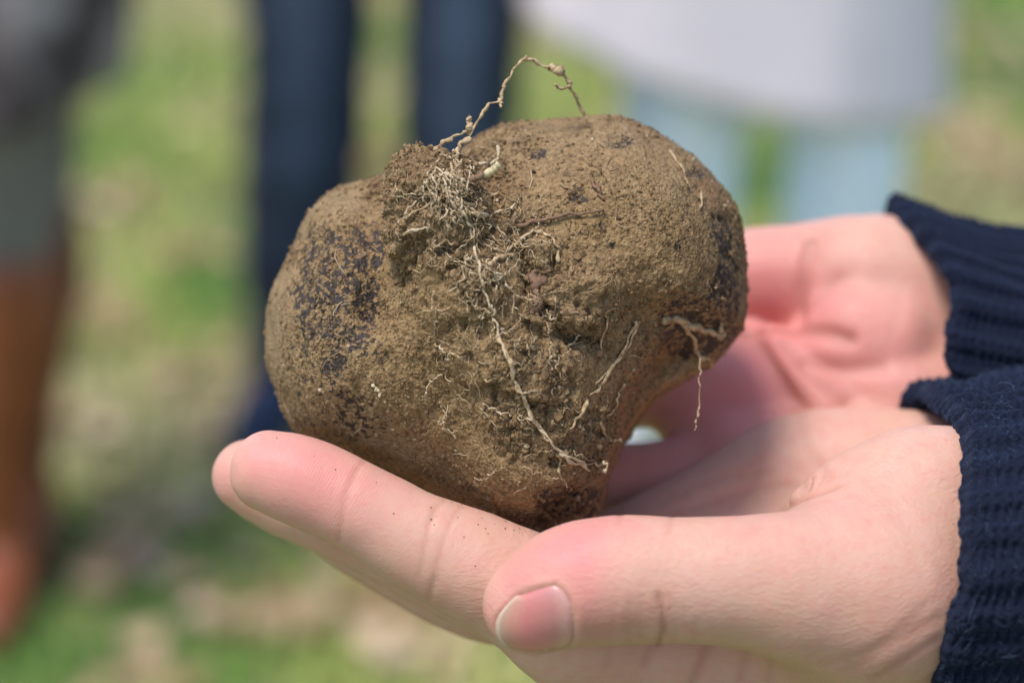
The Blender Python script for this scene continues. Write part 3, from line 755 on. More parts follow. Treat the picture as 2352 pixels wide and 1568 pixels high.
flush_shade_b = [(1640, 950, 14, .3), (1760, 800, 10, .25), (1880, 780, 9, .2), (1800, 850, 22, .25), (1950, 880, 18, .2), (1740, 600, 12, .26), (1730, 690, 9, .42), (1800, 560, 12, .22), (1900, 680, 9, .2), (1740, 900, 14, .16), (1640, 900, 12, .22), (2080, 720, 12, .2), (2100, 850, 12, .2), (1550, 1070, 10, .25), (1450, 1080, 8, .25), (1820, 730, 8, .2)]  # skin flush, plus redness that paints the tuber's shade on this palm
VB, FB, AB, BVB = make_hand(palm_b, [(TH_B, None)] + [(c, None) for c in F_B], 0.7, creases_b, flush_shade_b, None, 2.0, None, 0.3, 1)
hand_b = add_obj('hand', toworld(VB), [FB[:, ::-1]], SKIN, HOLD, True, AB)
tag(hand_b, 'hand behind the tuber with its thumb along the tuber')

# --- ribbed knit sleeves
def sleeve(ring, axis_pts, nrib, length=26.0, rows=74, per=20, thick=2.6, seed=1, hem_wave=1.0):
    """ring: (n,3) millimetres, the mouth of the cuff; axis_pts: ring centres and scales further up the arm"""
    nu = nrib * per; R = catmull(np.vstack([ring, ring[:1]]), 24)[:-1]
    s = np.concatenate([[0], np.cumsum(np.linalg.norm(np.diff(np.vstack([R, R[:1]]), axis=0), axis=1))]); tot = s[-1]
    u = np.arange(nu) / nu * tot
    base = np.stack([np.interp(u, s, np.append(R[:, k], R[0, k])) for k in range(3)], 1); c0 = base.mean(0)
    A = np.vstack([np.append(c0, 1.0), np.array(axis_pts)]); AX = catmull(A, 40); sl = np.concatenate([[0], np.cumsum(np.linalg.norm(np.diff(AX[:, :3], axis=0), axis=1))])
    vs = np.concatenate([np.linspace(0, length, rows), np.linspace(length, sl[-1], 60)[1:]]); nv = len(vs)
    V = []; val = []
    ph = np.arange(nu) / per                                 # rib number
    hemw = hem_wave * (0.10 * np.sin(ph * 6 * np.pi) + 0.25 * np.sin(ph * 2 * np.pi) + 0.5 * vnoise(np.stack([ph * .9, 0 * ph, 0 * ph], 1), 1.0, seed) + 1.6 * vnoise(np.stack([ph * .22, 0 * ph, 0 * ph], 1), 1.0, seed + 5))
    ph = ph + 0.16 * vnoise(np.stack([ph * .7, 0 * ph, 0 * ph], 1), 1.0, seed + 2)
    rib = np.clip(1.6 * np.cos(ph * 2 * np.pi), -1, 1)       # 1 on the ridge, -1 in the furrow
    q4 = np.abs((ph * 3 % 1) - 0.5)                          # four stitches to a rib
    rollin = [( -2.2, 1.6), (-1.6, 0.3)]
    d0 = AX[1, :3] - AX[0, :3]; d0 /= np.linalg.norm(d0)
    allv = np.concatenate([[-1, -2, -3], vs]) if False else vs
    wob = seed * 3.1
    for j, v in enumerate(vs):
        c = np.array([np.interp(v, sl, AX[:, k]) for k in range(3)]); sc = np.interp(v, sl, AX[:, 3])
        rad = base - c0; ln = np.linalg.norm(rad, axis=1, keepdims=True); dirn = rad / ln
        fadein = sstep(0, 1.2, np.array(v))
        st = 0.5 + 0.5 * np.cos(2 * np.pi * (v + hemw * (1 - sstep(0, 12, np.array(v)))) / 1.9 + q4 * 7.0 + 1.5 * vnoise(np.stack([ph * 2, 0 * ph + v / 2.5, 0 * ph], 1), 1.0, seed + 7)) * (1 - 1.2 * (q4 * 2) ** 4)   # V stitches
        prl = 0.5 + 0.5 * np.cos(2 * np.pi * v / 1.75)
        hgt = 0.55 * rib + 1.0 * st * (0.6 + 0.4 * rib) + 0.75 * prl * (0.5 - 0.5 * rib)
        lump = 0.9 * vnoise(np.stack([ph * .5, 0 * ph + v / 9.0, 0 * ph], 1), 1.0, seed + 9) + 1.5 * vnoise(np.stack([ph * .13, 0 * ph + v / 30.0, 0 * ph], 1), 1.0, seed + 11)
        fall = np.where(v < length, 1.0, max(0.3, 1 - (v - length) / 40))
        edge = 2.2 * math.exp(-(v / 0.9) ** 2) - 0.9 * math.exp(-((v - 3.2) / 2.4) ** 2) - 0.5              # rolled lip
        V.append(c + rad * sc + dirn * (hgt * fall + lump - edge)[:, None] + d0 * (hemw * (1 - sstep(0, 10, np.array(v))))[:, None]); val.append(hgt)
    V = np.array(V).reshape(-1, 3); val = np.array(val).ravel()
    # inner layer back up the cuff so that the mouth has thickness
    inn = []
    for q, v in enumerate((0.6, 3, 8, 16)):
        c = c0 + d0 * v; rad = base - c0; dirn = rad / np.linalg.norm(rad, axis=1, keepdims=True)
        inn.append(c + rad - dirn * (thick + 0.4 * rib[:, None] if q else thick * 0.6) + d0 * (hemw * (1 - v / 20))[:, None])
    inn = np.array(inn).reshape(-1, 3)
    V = np.vstack([V, inn]); val = np.concatenate([val, np.zeros(len(inn))])
    i = np.arange(nu); i2 = (i + 1) % nu; F = []
    for j in range(nv - 1): F.append(np.stack([j * nu + i, j * nu + i2, (j + 1) * nu + i2, (j + 1) * nu + i], 1))
    b = nv * nu
    F.append(np.stack([b + i, b + i2, i2, i], 1))
    for j in range(3): F.append(np.stack([b + (j + 1) * nu + i, b + (j + 1) * nu + i2, b + j * nu + i2, b + j * nu + i], 1))
    F = np.concatenate(F)
    return V, F, val, nu, rows
def fuzz(V, nu, rows, count, seed, mat, parent, c_axis):
    r = np.random.default_rng(seed); S = Soup()
    cx = V[:nu * rows].reshape(rows, nu, 3)
    for _ in range(count):
        j = r.integers(0, rows - 2); i = r.integers(0, nu); p = cx[j, i]; c = cx[j].mean(0); out = (p - c) / np.linalg.norm(p - c)
        tang = cx[j, (i + 4) % nu] - p; tang /= np.linalg.norm(tang) + 1e-9; ax = cx[min(j + 2, rows - 1), i] - p; ax /= np.linalg.norm(ax) + 1e-9
        a = r.random() * 6.28; dr = math.cos(a) * tang + math.sin(a) * ax; L = 0.8 + 2.4 * r.random() ** 2; lift = r.random() * 0.9
        t = np.linspace(0, 1, 5)[:, None]
        pts = p + out * 0.1 + dr * L * t + out * (lift * L * t * (1 - 0.55 * t)) + r.standard_normal(3) * 0.25 * t ** 2
        tv, q, tr = tube(toworld(pts), 0.000018 + 0.00002 * r.random(), 3); S.put(tv, q, tr, r.random())
    o = S.build('wool_fuzz', mat, parent); tag(o, kind='stuff')
FUZZ = tone_material('wool_fibre', [(0.0, (0.012, 0.02, 0.05)), (0.6, (0.035, 0.06, 0.125)), (1.0, (0.11, 0.16, 0.26))], 0.7)

ringA = np.array([P(*q) for q in [(2080, 900, 448), (2140, 918, 424), (2195, 985, 400), (2205, 1100, 386), (2198, 1220, 379), (2186, 1350, 377), (2155, 1480, 381), (2115, 1600, 392), (2080, 1680, 415), (2040, 1660, 442), (2020, 1500, 462), (2015, 1250, 470), (2030, 1050, 466)]])
axA = [np.append(P(2330, 1275, 418), 1.02), np.append(P(2700, 1265, 410), 1.06), np.append(P(3500, 1330, 380), 1.15), np.append(P(5200, 1500, 330), 1.35)]
V, F, val, nu, rows = sleeve(ringA, axA, 36, seed=3)
F = outward(V, F)
slA = add_obj('sleeve', toworld(V), [F[:, ::-1]], KNIT, HOLD, True, {'valley': val})
fuzz(V, nu, rows, 3600, 5, FUZZ, slA, None)
ringB = np.array([P(*q) for q in [(2030, 474, 480), (2090, 540, 464), (2150, 610, 453), (2178, 680, 447), (2165, 790, 444), (2178, 870, 445), (2185, 960, 452), (2170, 1030, 462), (2120, 1040, 485), (2060, 950, 505), (2010, 750, 512), (2000, 570, 505)]])
axB = [np.append(P(2330, 815, 482), 0.98), np.append(P(2700, 850, 495), 1.0), np.append(P(3400, 880, 560), 1.15), np.append(P(4400, 930, 640), 1.35)]
V, F, val, nu, rows = sleeve(ringB, axB, 28, seed=8, rows=50)
F = outward(V, F)
slB = add_obj('sleeve', toworld(V), [F[:, ::-1]], KNIT, HOLD, True, {'valley': val})

# --- the rest of the holder, who stands to the right
def holder():
    cx, cy = 0.52, 0.42
    def end(ax): return toworld(ax[-1][:3])[0]
    ea, eb = end(axA), end(axB)
    top = [[(cx, cy - .07, .95, .13), (cx, cy + .07, .95, .13)], [(cx, cy - .06, 1.15, .12), (cx, cy + .06, 1.15, .12)], [(cx, cy - .17, 1.36, .055), (cx + .01, cy, 1.39, .06), (cx, cy + .17, 1.36, .055)],
           [(cx, cy, .95, .14), (cx, cy, 1.30, .12)],
           [(cx, cy - .17, 1.36, .055), (cx - .02, cy - .22, 1.2, .05), tuple(ea + np.array([.05, 0, -.0])) + (.047,)], [(cx, cy + .17, 1.36, .055), (cx - .02, cy + .22, 1.2, .05), tuple(eb + np.array([.04, 0, 0])) + (.047,)]]
    part('jumper', top, KNIT, HOLD, 0.012, 0.035, 0.006)
    skin = [[(cx, cy, 1.30, .055), (cx - .01, cy, 1.42, .052), (cx - .02, cy, 1.50, .062)], [(cx - .015, cy, 1.60, .088), (cx - .02, cy, 1.545, .078), (cx - .045, cy, 1.49, .05)],
            [(cx - .10, cy, 1.57, .012), (cx - .122, cy, 1.548, .014)], [(cx, cy - .088, 1.56, .016), (cx, cy - .092, 1.53, .012)], [(cx, cy + .088, 1.56, .016), (cx, cy + .092, 1.53, .012)]]
    part('body', skin, PSKIN, HOLD, 0.009, 0.02)
    part('hair', [[(cx + .02, cy, 1.63, .098), (cx + .06, cy, 1.55, .085), (cx + .07, cy, 1.44, .07), (cx + .07, cy, 1.36, .04)]], HAIR_D, HOLD, 0.012, 0.02, 0.01)
    lg = [[(cx, cy + sg * .10, .05, .06), (cx, cy + sg * .10, .45, .065), (cx, cy + sg * .09, .85, .10)] for sg in (-1, 1)]
    part('trousers', lg + [[(cx, cy - .07, .9, .11), (cx, cy + .07, .9, .11)]], NAVY, HOLD, 0.012, 0.05)
    for sg in (-1, 1): shoe(HOLD, (cx, cy + sg * .10, 0), NAVY, (-1, 0))
holder()

# ------------------------------------------------------------------ the tuber
D0 = 432.0
OUT = [(612, 790), (622, 700), (648, 635), (684, 560), (716, 492), (762, 448), (825, 420), (890, 410), (960, 402), (1030, 375), (1085, 328), (1150, 291), (1210, 277), (1300, 272), (1380, 269), (1450, 281), (1530, 318), (1602, 369), (1655, 430), (1692, 500),
       (1708, 580), (1718, 660), (1709, 720), (1690, 772), (1640, 830), (1590, 868), (1535, 897), (1490, 935), (1455, 985), (1425, 1040), (1398, 1090), (1390, 1140), (1372, 1185), (1310, 1225), (1250, 1240), (1150, 1225), (1040, 1175), (930, 1120), (840, 1075), (740, 1030), (672, 985), (650, 940), (630, 880), (618, 835)]
def soft(px, py, q, sx, sy=None):
    sy = sy or sx; return np.exp(-((px - q[0]) / sx) ** 2 - ((py - q[1]) / sy) ** 2)
def line2(px, py, pts, sig):
    best = np.full(np.shape(px), 1e9)
    for a, b in zip(pts[:-1], pts[1:]):
        a = np.array(a, float); v = np.array(b, float) - a; L = v @ v
        t = np.clip(((px - a[0]) * v[0] + (py - a[1]) * v[1]) / L, 0, 1)
        best = np.minimum(best, np.hypot(px - a[0] - t * v[0], py - a[1] - t * v[1]))
    return np.exp(-(best / sig) ** 2)
def bulge(px, py):
    """how far the front stands towards the lens, millimetres"""
    B = 8.5 * line2(px, py, [(1020, 560), (1130, 720), (1230, 900), (1300, 1040)], 150)
    B += 3.5 * soft(px, py, (1450, 520), 190) + 2.5 * soft(px, py, (760, 780), 130, 220)
    B -= 5.0 * line2(px, py, [(872, 470), (885, 560), (890, 660), (880, 720)], 55)
    B -= 3.0 * line2(px, py, [(1080, 380), (1120, 450), (1110, 520)], 60)
    B -= 5.0 * line2(px, py, [(1640, 860), (1530, 850), (1470, 930), (1430, 1050)], 62)
    B -= 4.0 * line2(px, py, [(1470, 740), (1560, 730), (1660, 760)], 40)
    sd = (px - 1460) * 0.985 + (py - 735) * 0.17           # the flank that turns away to the right
    B -= 15.0 * sstep(0, 120, sd) * sstep(700, 860, py)
    B += 3.0 * soft(px, py, (1200, 1100), 110, 70)
    B += 2.2 * soft(px, py, (1340, 660), 60, 50) + 1.6 * soft(px, py, (1130, 1080), 60) + 1.5 * soft(px, py, (1290, 730), 40, 25) - 2.0 * soft(px, py, (1285, 770), 60, 18) - 1.5 * soft(px, py, (1190, 620), 35, 60)
    # broken clods of caked soil across the middle: raised plates with steep edges, gaps between them
    w = 14 * np.sin(px * .031 + 1.3 * np.sin(py * .02)) + 10 * np.sin(py * .043 + px * .017) + 6 * np.sin(px * .09 + py * .05)
    def plate(cx, cy, rx, ry, hgt, edge=16.0):
        r = np.sqrt(((px + w - cx) / rx) ** 2 + ((py + 0.7 * w - cy) / ry) ** 2); return 0.6 * hgt * sstep(1 + edge / rx, 1 - edge / rx, r)
    B += plate(1345, 690, 85, 55, 3.0) + plate(1310, 745, 55, 22, 1.2) + plate(1050, 670, 95, 85, 2.0, 26) + plate(1010, 610, 70, 30, 1.2) + plate(1150, 640, 40, 45, 1.5) + plate(1250, 585, 55, 28, 1.5)
    B += plate(1240, 830, 110, 60, 1.6, 24) + plate(1090, 830, 80, 60, 1.5, 24) + plate(1340, 900, 55, 80, 1.5, 20) + plate(1130, 1000, 110, 70, 1.3, 30) + plate(930, 900, 60, 40, 1.2, 20)
    B -= 2.0 * line2(px + w, py, [(1195, 590), (1215, 650), (1200, 720), (1225, 760)], 13) + 2.2 * line2(px, py + w, [(1250, 735), (1300, 770), (1360, 765)], 12) + 1.8 * line2(px + w, py, [(1270, 600), (1280, 640)], 12)
    # the lip of caked soil over the dark lump at the bottom
    s = (px - 1200) * 0.50 + (py - 1172) * 0.87          # > 0 below the lip
    B -= 10.0 * sstep(-6, 12, s) * sstep(1175, 1235, px)
    return B
def tuber_mesh(h=0.42):
    out = np.array(OUT, float)
    mm = np.stack([(out[:, 0] - 1176) * D0 / FPX, (784 - out[:, 1]) * D0 / FPX], 1); mm = catmull(np.vstack([mm, mm[:1]]), 4)
    lo = np.append(mm.min(0) - 4, D0 - 46); hi = np.append(mm.max(0) + 4, D0 + 40)
    f = Field(lo, hi, h)
    # signed distance to the outline on a coarse sheet, softened
    gh = 0.8; xs = np.arange(lo[0] - 8, hi[0] + 8, gh); ys = np.arange(lo[1] - 8, hi[1] + 8, gh)
    X, Y = np.meshgrid(xs, ys, indexing='ij'); d = np.full(X.shape, 1e9); ins = np.zeros(X.shape, bool)
    for a, b in zip(mm[:-1], mm[1:]):
        v = b - a; L = v @ v + 1e-12; t = np.clip(((X - a[0]) * v[0] + (Y - a[1]) * v[1]) / L, 0, 1)
        d = np.minimum(d, np.hypot(X - a[0] - t * v[0], Y - a[1] - t * v[1]))
        cr = (a[1] > Y) != (b[1] > Y); xi = a[0] + (Y - a[1]) / np.where(cr, b[1] - a[1], 1) * v[0]; ins ^= cr & (X < xi)
    e = np.where(ins, d, -d); R = 31.0
    e = np.minimum(e, R)
    def blur2(q, n):
        for _ in range(n):
            q = np.pad(q, 1, 'edge'); q = (q[:-2, 1:-1] + q[2:, 1:-1] + q[1:-1, :-2] + q[1:-1, 2:] + 2 * q[1:-1, 1:-1]) / 6
        return q
    es = blur2(e, 60); wgt = sstep(2.0, 12.0, e); e = e * (1 - wgt) + es * wgt; e = blur2(e, 4)
    # sample on the field's columns
    ix = np.clip((f.ax[0] - xs[0]) / gh, 0, len(xs) - 1.001); iy = np.clip((f.ax[1] - ys[0]) / gh, 0, len(ys) - 1.001)
    i0 = ix.astype(int); j0 = iy.astype(int); fx = (ix - i0)[:, None]; fy = (iy - j0)[None]
    E = (e[np.ix_(i0, j0)] * (1 - fx) * (1 - fy) + e[np.ix_(i0 + 1, j0)] * fx * (1 - fy) + e[np.ix_(i0, j0 + 1)] * (1 - fx) * fy + e[np.ix_(i0 + 1, j0 + 1)] * fx * fy)
    px = f.ax[0][:, None] * FPX / (D0 - 12) + 1176 + 0 * E; py = 784 - f.ax[1][None] * FPX / (D0 - 12) + 0 * E
    B = bulge(px, py) * sstep(-1, 9, E)
    u = ((R - E) / R)
    # rounded profile, a little squarer than a ball
    z = (f.ax[2][None, None, :] - D0 + B[:, :, None]) / 33.0
    f.d = ((np.abs(u[:, :, None]) ** 2.3 + np.abs(z) ** 2.3) ** (1 / 2.3) - 1).astype(np.float32) * R
    V, F = f.mesh(); return V, outward(V, F)
TV, TF = tuber_mesh()
TN = vnormals(TV, TF)
def pxy(V): return V[:, 0] * FPX / V[:, 2] + 1176, 784 - V[:, 1] * FPX / V[:, 2]
tpx, tpy = pxy(TV)
front = sstep(0.25, -0.25, TN[:, 2])
# where the skin shows through the soil (1), plus painted shade on the right flank, and where soil is caked thick
bare_shade_spots = [(830, 560, 60, 45, .9), (800, 640, 70, 80, .75), (760, 700, 55, 70, .55), (810, 740, 50, 45, .8), (850, 480, 40, 30, .3), (900, 520, 25, 30, .6), (1425, 325, 32, 14, 1.1), (1230, 352, 28, 12, .7), (1330, 455, 22, 16, .7), (1385, 515, 16, 14, .7), (1410, 565, 22, 18, .6),
              (1560, 740, 55, 40, .9), (1640, 760, 40, 45, .9), (1570, 800, 45, 28, .85), (1680, 640, 30, 80, .5), (1600, 400, 30, 16, .55), (1650, 520, 30, 40, .4), (1560, 560, 30, 40, .35), (1310, 1150, 75, 40, 1.5), (1480, 940, 60, 90, .3), (1420, 1050, 40, 60, .35), (1240, 350, 20, 14, .5), (800, 950, 40, 60, .3), (890, 830, 30, 40, .45),
              (980, 960, 30, 25, .4), (770, 830, 30, 50, .4), (700, 720, 30, 90, .3), (720, 560, 30, 30, .2), (1390, 1000, 30, 40, .45), (1100, 360, 20, 20, .6), (1130, 380, 30, 18, .5)]
bare_shade = -0.10 + np.zeros(len(TV))
for x, y, sx, sy, a in bare_shade_spots: bare_shade += a * soft(tpx, tpy, (x, y), sx, sy) * front
bare_shade += 0.30 * fbm(TV, 7, 40, 3) + 0.05 + 0.30 * sstep(1430, 1680, tpx) * sstep(420, 680, tpy) + 0.30 * sstep(940, 840, tpx) * sstep(460, 560, tpy) * sstep(630, 690, tpx)
caked = line2(tpx, tpy, [(1000, 500), (1080, 640), (1180, 800), (1280, 1000)], 150) + 0.5 * soft(tpx, tpy, (1330, 680), 110)
bare_shade -= 0.30 * np.clip(caked, 0, 1)
bare_shade = np.clip(bare_shade * 1.15, 0, 0.60)
bs = sstep(0.30, 0.64, bare_shade)
patch = sstep(-0.25, 0.45, fbm(TV, 8.0, 301, 2))
rough = 0.03 + 0.16 * patch + (0.7 + 1.15 * patch) * np.clip(caked, 0, 1) + 0.35 * soft(tpx, tpy, (830, 620), 110, 150)
cl = 1 - np.minimum(worley(TV, 2.6, 5), 1.0); cl2 = 1 - np.minimum(worley(TV, 1.15, 8), 1.0); cl3 = 1 - np.minimum(worley(TV, 5.5, 12), 1.0)
disp = 0.9 * fbm(TV, 11, 2, 2) + rough * (0.9 * (cl3 - .4) + 0.75 * (cl - .4) * (0.6 + 0.6 * fbm(TV, 6, 60)) + 0.5 * fbm(TV, 2.2, 71, 2)) + (0.10 + 0.30 * np.clip(rough, 0, 1)) * (cl2 - .4) + 0.13 * vnoise(TV, 0.95, 90)
pits = sstep(0.22, 0.55, fbm(TV, 2.6, 411, 2)) * sstep(0.3, 0.8, caked + 0.35 * patch) + 0.25 * sstep(0.35, 0.6, fbm(TV, 1.6, 433, 2)) * sstep(0.05, 0.4, patch)
disp = disp - 1.4 * pits
disp = disp - 0.75 * bs * (0.4 + 0.6 * np.minimum(rough, 1))
cav = disp - 0.9 * fbm(TV, 11, 2, 2)
tone = np.clip(0.30 * fbm(TV, 16, 31, 2) + 0.10 + 0.25 * soft(tpx, tpy, (760, 460), 120, 70) + 0.25 * soft(tpx, tpy, (640, 800), 50, 200) + 0.12 * soft(tpx, tpy, (1430, 420), 200, 120), 0, 0.8)  # paler left rim, top left and right shoulder: light painted into the soil
red = np.clip(0.55 * fbm(TV, 9, 55, 2) - 0.12 + 0.45 * soft(tpx, tpy, (895, 560), 25, 25) + 0.4 * soft(tpx, tpy, (960, 980), 40, 30) + 0.5 * soft(tpx, tpy, (1440, 900), 80, 160) + 0.25 * soft(tpx, tpy, (1320, 1120), 90, 60) + .2 * sstep(1500, 1700, tpx), 0, 1)  # the reddening at the right flank also paints in its shade
TV2 = TV + TN * disp[:, None]
TUB = empty('tuber', tuple(frompix(1200, 1215, 425)))
tag(TUB, 'heart-shaped tuber caked in brown soil with fine roots, held in two open hands', 'tuber')
add_obj('tuber_body', toworld(TV2), [TF[:, ::-1]], SOIL, TUB, True, dict(bare_shade=bare_shade, tone=tone, red=red))
TB = bvh_of(TV2, TF)

# the crumbly clod of soil bound by roots near the top
def clod():
    f = Field(P(860, 620, 380) - np.array([0, 0, 6]), P(1180, 330, 430) + np.array([2, 2, 12]), 0.42)
    for c in ([(942, 465, 399, 4.3), (985, 440, 397, 5.2), (1020, 455, 396, 4.6)], [(950, 405, 401, 3.6), (990, 392, 400, 3.2), (1030, 405, 400, 3.0)], [(945, 520, 398, 4.3), (1000, 515, 396, 5.0), (1045, 530, 395, 3.8)], [(1045, 470, 397, 4.0), (1085, 520, 397, 3.2)], [(925, 385, 402, 1.3), (930, 410, 402, 1.8)], [(955, 362, 402, 1.4), (968, 385, 401, 2.0)], [(1040, 385, 402, 1.8), (1070, 430, 401, 2.0)], [(930, 560, 398, 2.5), (960, 575, 398, 2.5)]):
        f.add(px4(c), 3.0)
    V, F = f.mesh(); F = outward(V, F); N = vnormals(V, F)
    d = 1.3 * fbm(V, 4.0, 5, 3) + 2.0 * ((1 - np.minimum(worley(V, 2.2, 15), 1)) - .45) + 0.8 * ((1 - np.minimum(worley(V, 1.1, 25), 1)) - .45) + 0.3 * vnoise(V, 0.8, 7)
    V = V + N * d[:, None]
    o = add_obj('soil_clod', toworld(V), [F[:, ::-1]], SOIL, TUB, True, dict(bare_shade=0 * d, tone=np.clip(0.2 + 0.2 * d, 0, .7), red=np.clip(0.1 - 0.3 * d, 0, .6)))
    return V, F
CV, CF = clod()
ALLV = np.vstack([TV2, CV]); ALLF = np.vstack([TF, CF + len(TV2)])
AB_ = bvh_of(ALLV, ALLF)

# loose crumbs and grains stuck over it
ICO_V = None
def ico():
    t = (1 + 5 ** .5) / 2
    v = np.array([(-1, t, 0), (1, t, 0), (-1, -t, 0), (1, -t, 0), (0, -1, t), (0, 1, t), (0, -1, -t), (0, 1, -t), (t, 0, -1), (t, 0, 1), (-t, 0, -1), (-t, 0, 1)], float)
    f = np.array([(0, 11, 5), (0, 5, 1), (0, 1, 7), (0, 7, 10), (0, 10, 11), (1, 5, 9), (5, 11, 4), (11, 10, 2), (10, 7, 6), (7, 1, 8), (3, 9, 4), (3, 4, 2), (3, 2, 6), (3, 6, 8), (3, 8, 9), (4, 9, 5), (2, 4, 11), (6, 2, 10), (8, 6, 7), (9, 8, 1)])
    return v / np.linalg.norm(v[0]), f
def crumbs(V, N, prob, count, size, name, seed):
    r = np.random.default_rng(seed); iv, itf = ico(); p = np.clip(prob, 0, None); p = p / p.sum()
    k = r.choice(len(V), count, p=p); c = V[k]; n = N[k]
    s = size[0] + (size[1] - size[0]) * r.random(count) ** 3.6
    jit = 1 + 0.32 * r.standard_normal((count, 12, 1))
    sq = 1 + 0.25 * r.standard_normal((count, 1, 3))
    P_ = c[:, None] + iv[None] * np.clip(jit, .5, 1.6) * sq * s[:, None, None] + n[:, None] * (0.05 * s)[:, None, None]
    T = (np.arange(count)[:, None, None] * 12 + itf[None]).reshape(-1, 3)
    tone = np.repeat(np.clip(r.normal(0.48, 0.21, count), 0, 1), 12)
    o = add_obj(name, toworld(P_.reshape(-1, 3)), [T[:, ::-1]], CRUMB, TUB, False, {'tone': tone}); tag(o, kind='stuff'); return o
pr = front * (0.06 + 0.9 * patch) * (0.3 + 0.9 * np.clip(caked, 0, 1) + 0.5 * soft(tpx, tpy, (830, 650), 130, 160)) * (1 - 0.6 * bs) * (TN[:, 2] < 0.3)
crumbs(TV2, TN, pr, 30000, (0.06, 0.42), 'soil_crumbs', 3)
crumbs(TV2, TN, front * np.clip(caked - 0.25, 0, 1) * sstep(0.35, 0.8, patch) * (TN[:, 2] < 0), 3600, (0.15, 0.72), 'soil_crumbs', 33)
CN = vnormals(CV, CF)
crumbs(CV, CN, (CN[:, 2] < 0.4) * 1.0, 6500, (0.08, 0.5), 'soil_crumbs', 4)

# roots
def wander(n, r):
    a = r.standard_normal((n + 6, 3)); k = np.array([.2, .6, 1, .6, .2]); return np.stack([np.convolve(a[:, c], k, 'same')[3:-3] for c in range(3)], 1)
def on_surface(pts, lift, n=8, bv=None, wob=0.25, seed=0):
    q = catmull([(a, b) for a, b in pts], n); out = []
    r = np.random.default_rng(seed)
    last = None
    for a, b in q:
        h = hit(bv or AB_, a, b)
        if h is None:
            if last is None: continue
            h = P(a, b, last)
        last = h[2]; out.append(h)
    out = np.array(out)
    if len(out) < 3: return None
    for _ in range(3):
        o2 = out.copy(); o2[1:-1, 2] = np.minimum(out[1:-1, 2], 0.25 * out[:-2, 2] + 0.5 * out[1:-1, 2] + 0.25 * out[2:, 2]); out = o2
    d = out / np.linalg.norm(out, axis=1, keepdims=True)
    out = out - d * lift + wander(len(out), r) * wob
    return out
def root(pts3, r0, r1, mat, name='root', sides=6, knobby=0.45, seed=0):
    r = np.random.default_rng(seed); n = len(pts3); rad = np.linspace(r0, r1, n) * (1 + knobby * (0.35 * r.standard_normal(n) + 0.5 * wander(n, r)[:, 0])).clip(0.55, 1.8)
    ROOT_PTS.append((pts3, rad, knobby))
    v, q, t = tube(toworld(pts3), rad / 1000, sides)
    return add_obj(name, v, [q[:, ::-1], t[:, ::-1]], mat, TUB)
S_ = 0
ROOT_PTS = []
def sroot(pts, r0, r1, mat=None, lift=0.35, name='root', **kw):
    global S_; S_ += 1
    q = on_surface(pts, lift, 8, seed=S_, wob=kw.pop('wob', 0.14))
    if q is not None: root(q, r0, r1, mat or ROOT, name, seed=S_, **kw)
def air(pts, r0, r1, mat=None, n=9, wob=0.13, **kw):
    global S_; S_ += 1
    q = catmull([P(*p) for p in pts], n); q = q + wander(len(q), np.random.default_rng(S_)) * wob
    root(q, r0, r1, mat or ROOT, seed=S_, **kw)
# the looping root above
air([(1022, 405, 399), (1040, 360, 400), (1062, 330, 401), (1085, 300, 402), (1112, 250, 403), (1148, 228, 404), (1160, 200, 404), (1183, 150, 405), (1210, 135, 406), (1240, 146, 407), (1275, 160, 408), (1300, 180, 409), (1322, 222, 411), (1340, 262, 413), (1358, 305, 414)], .34, .22)
air([(1148, 228, 404), (1152, 238, 403.5), (1150, 246, 403)], .3, .15); air([(1300, 184, 409), (1312, 200, 408), (1290, 204, 407), (1275, 196, 406)], .3, .2)
air([(1262, 152, 408), (1275, 158, 407.5), (1290, 165, 408)], .75, .6, knobby=.5); air([(1207, 138, 406), (1212, 126, 406)], .25, .15)
air([(960, 372, 403), (985, 350, 402), (1005, 338, 402), (1030, 322, 402), (1062, 308, 402), (1075, 305, 402)], .42, .24, knobby=.6)
air([(1078, 305, 402), (1082, 290, 402), (1077, 270, 402)], .35, .45, knobby=.5); air([(1040, 372, 400), (1055, 335, 400), (1078, 318, 401)], .35, .3); air([(1046, 395, 400), (1045, 362, 399), (1040, 345, 399)], .3, .18)
air([(945, 352, 404), (950, 338, 404)], .3, .2)
air([(925, 382, 404), (908, 376, 404), (893, 380, 404)], .38, .25, ROOT_PALE); air([(890, 440, 405), (884, 420, 405), (880, 408, 405)], .25, .3)
air([(900, 470, 404), (886, 480, 404), (878, 490, 405)], .6, .5, knobby=.6)
# on the clod and down the face
air([(975, 385, 400), (1010, 380, 399), (1050, 382, 399), (1100, 378, 401), (1135, 372, 403), (1148, 350, 404), (1140, 335, 405)], .38, .22, ROOT_PALE)
air([(1012, 378, 399), (1020, 362, 399), (1035, 366, 399), (1050, 358, 399)], .34, .24, ROOT_PALE)
sroot([(1020, 400), (1045, 408), (1065, 418), (1072, 430)], .38, .25, ROOT_PALE, 1.0)
for k, (a, b, c) in enumerate([((1000, 380), (1040, 430), (1060, 490)), ((1030, 375), (1050, 420), (1058, 470)), ((1010, 395), (1035, 450), (1070, 520)), ((1045, 365), (1062, 420), (1078, 460)), ((990, 400), (1005, 430), (1040, 470)), ((1060, 370), (1050, 400), (1052, 440)), ((975, 420), (1000, 450), (1010, 490)), ((930, 500), (960, 480), (1000, 465)), ((920, 540), (950, 530), (985, 528))]):
    sroot([a, b, c], .26, .16, ROOT if k % 2 else ROOT_PALE, 0.7)
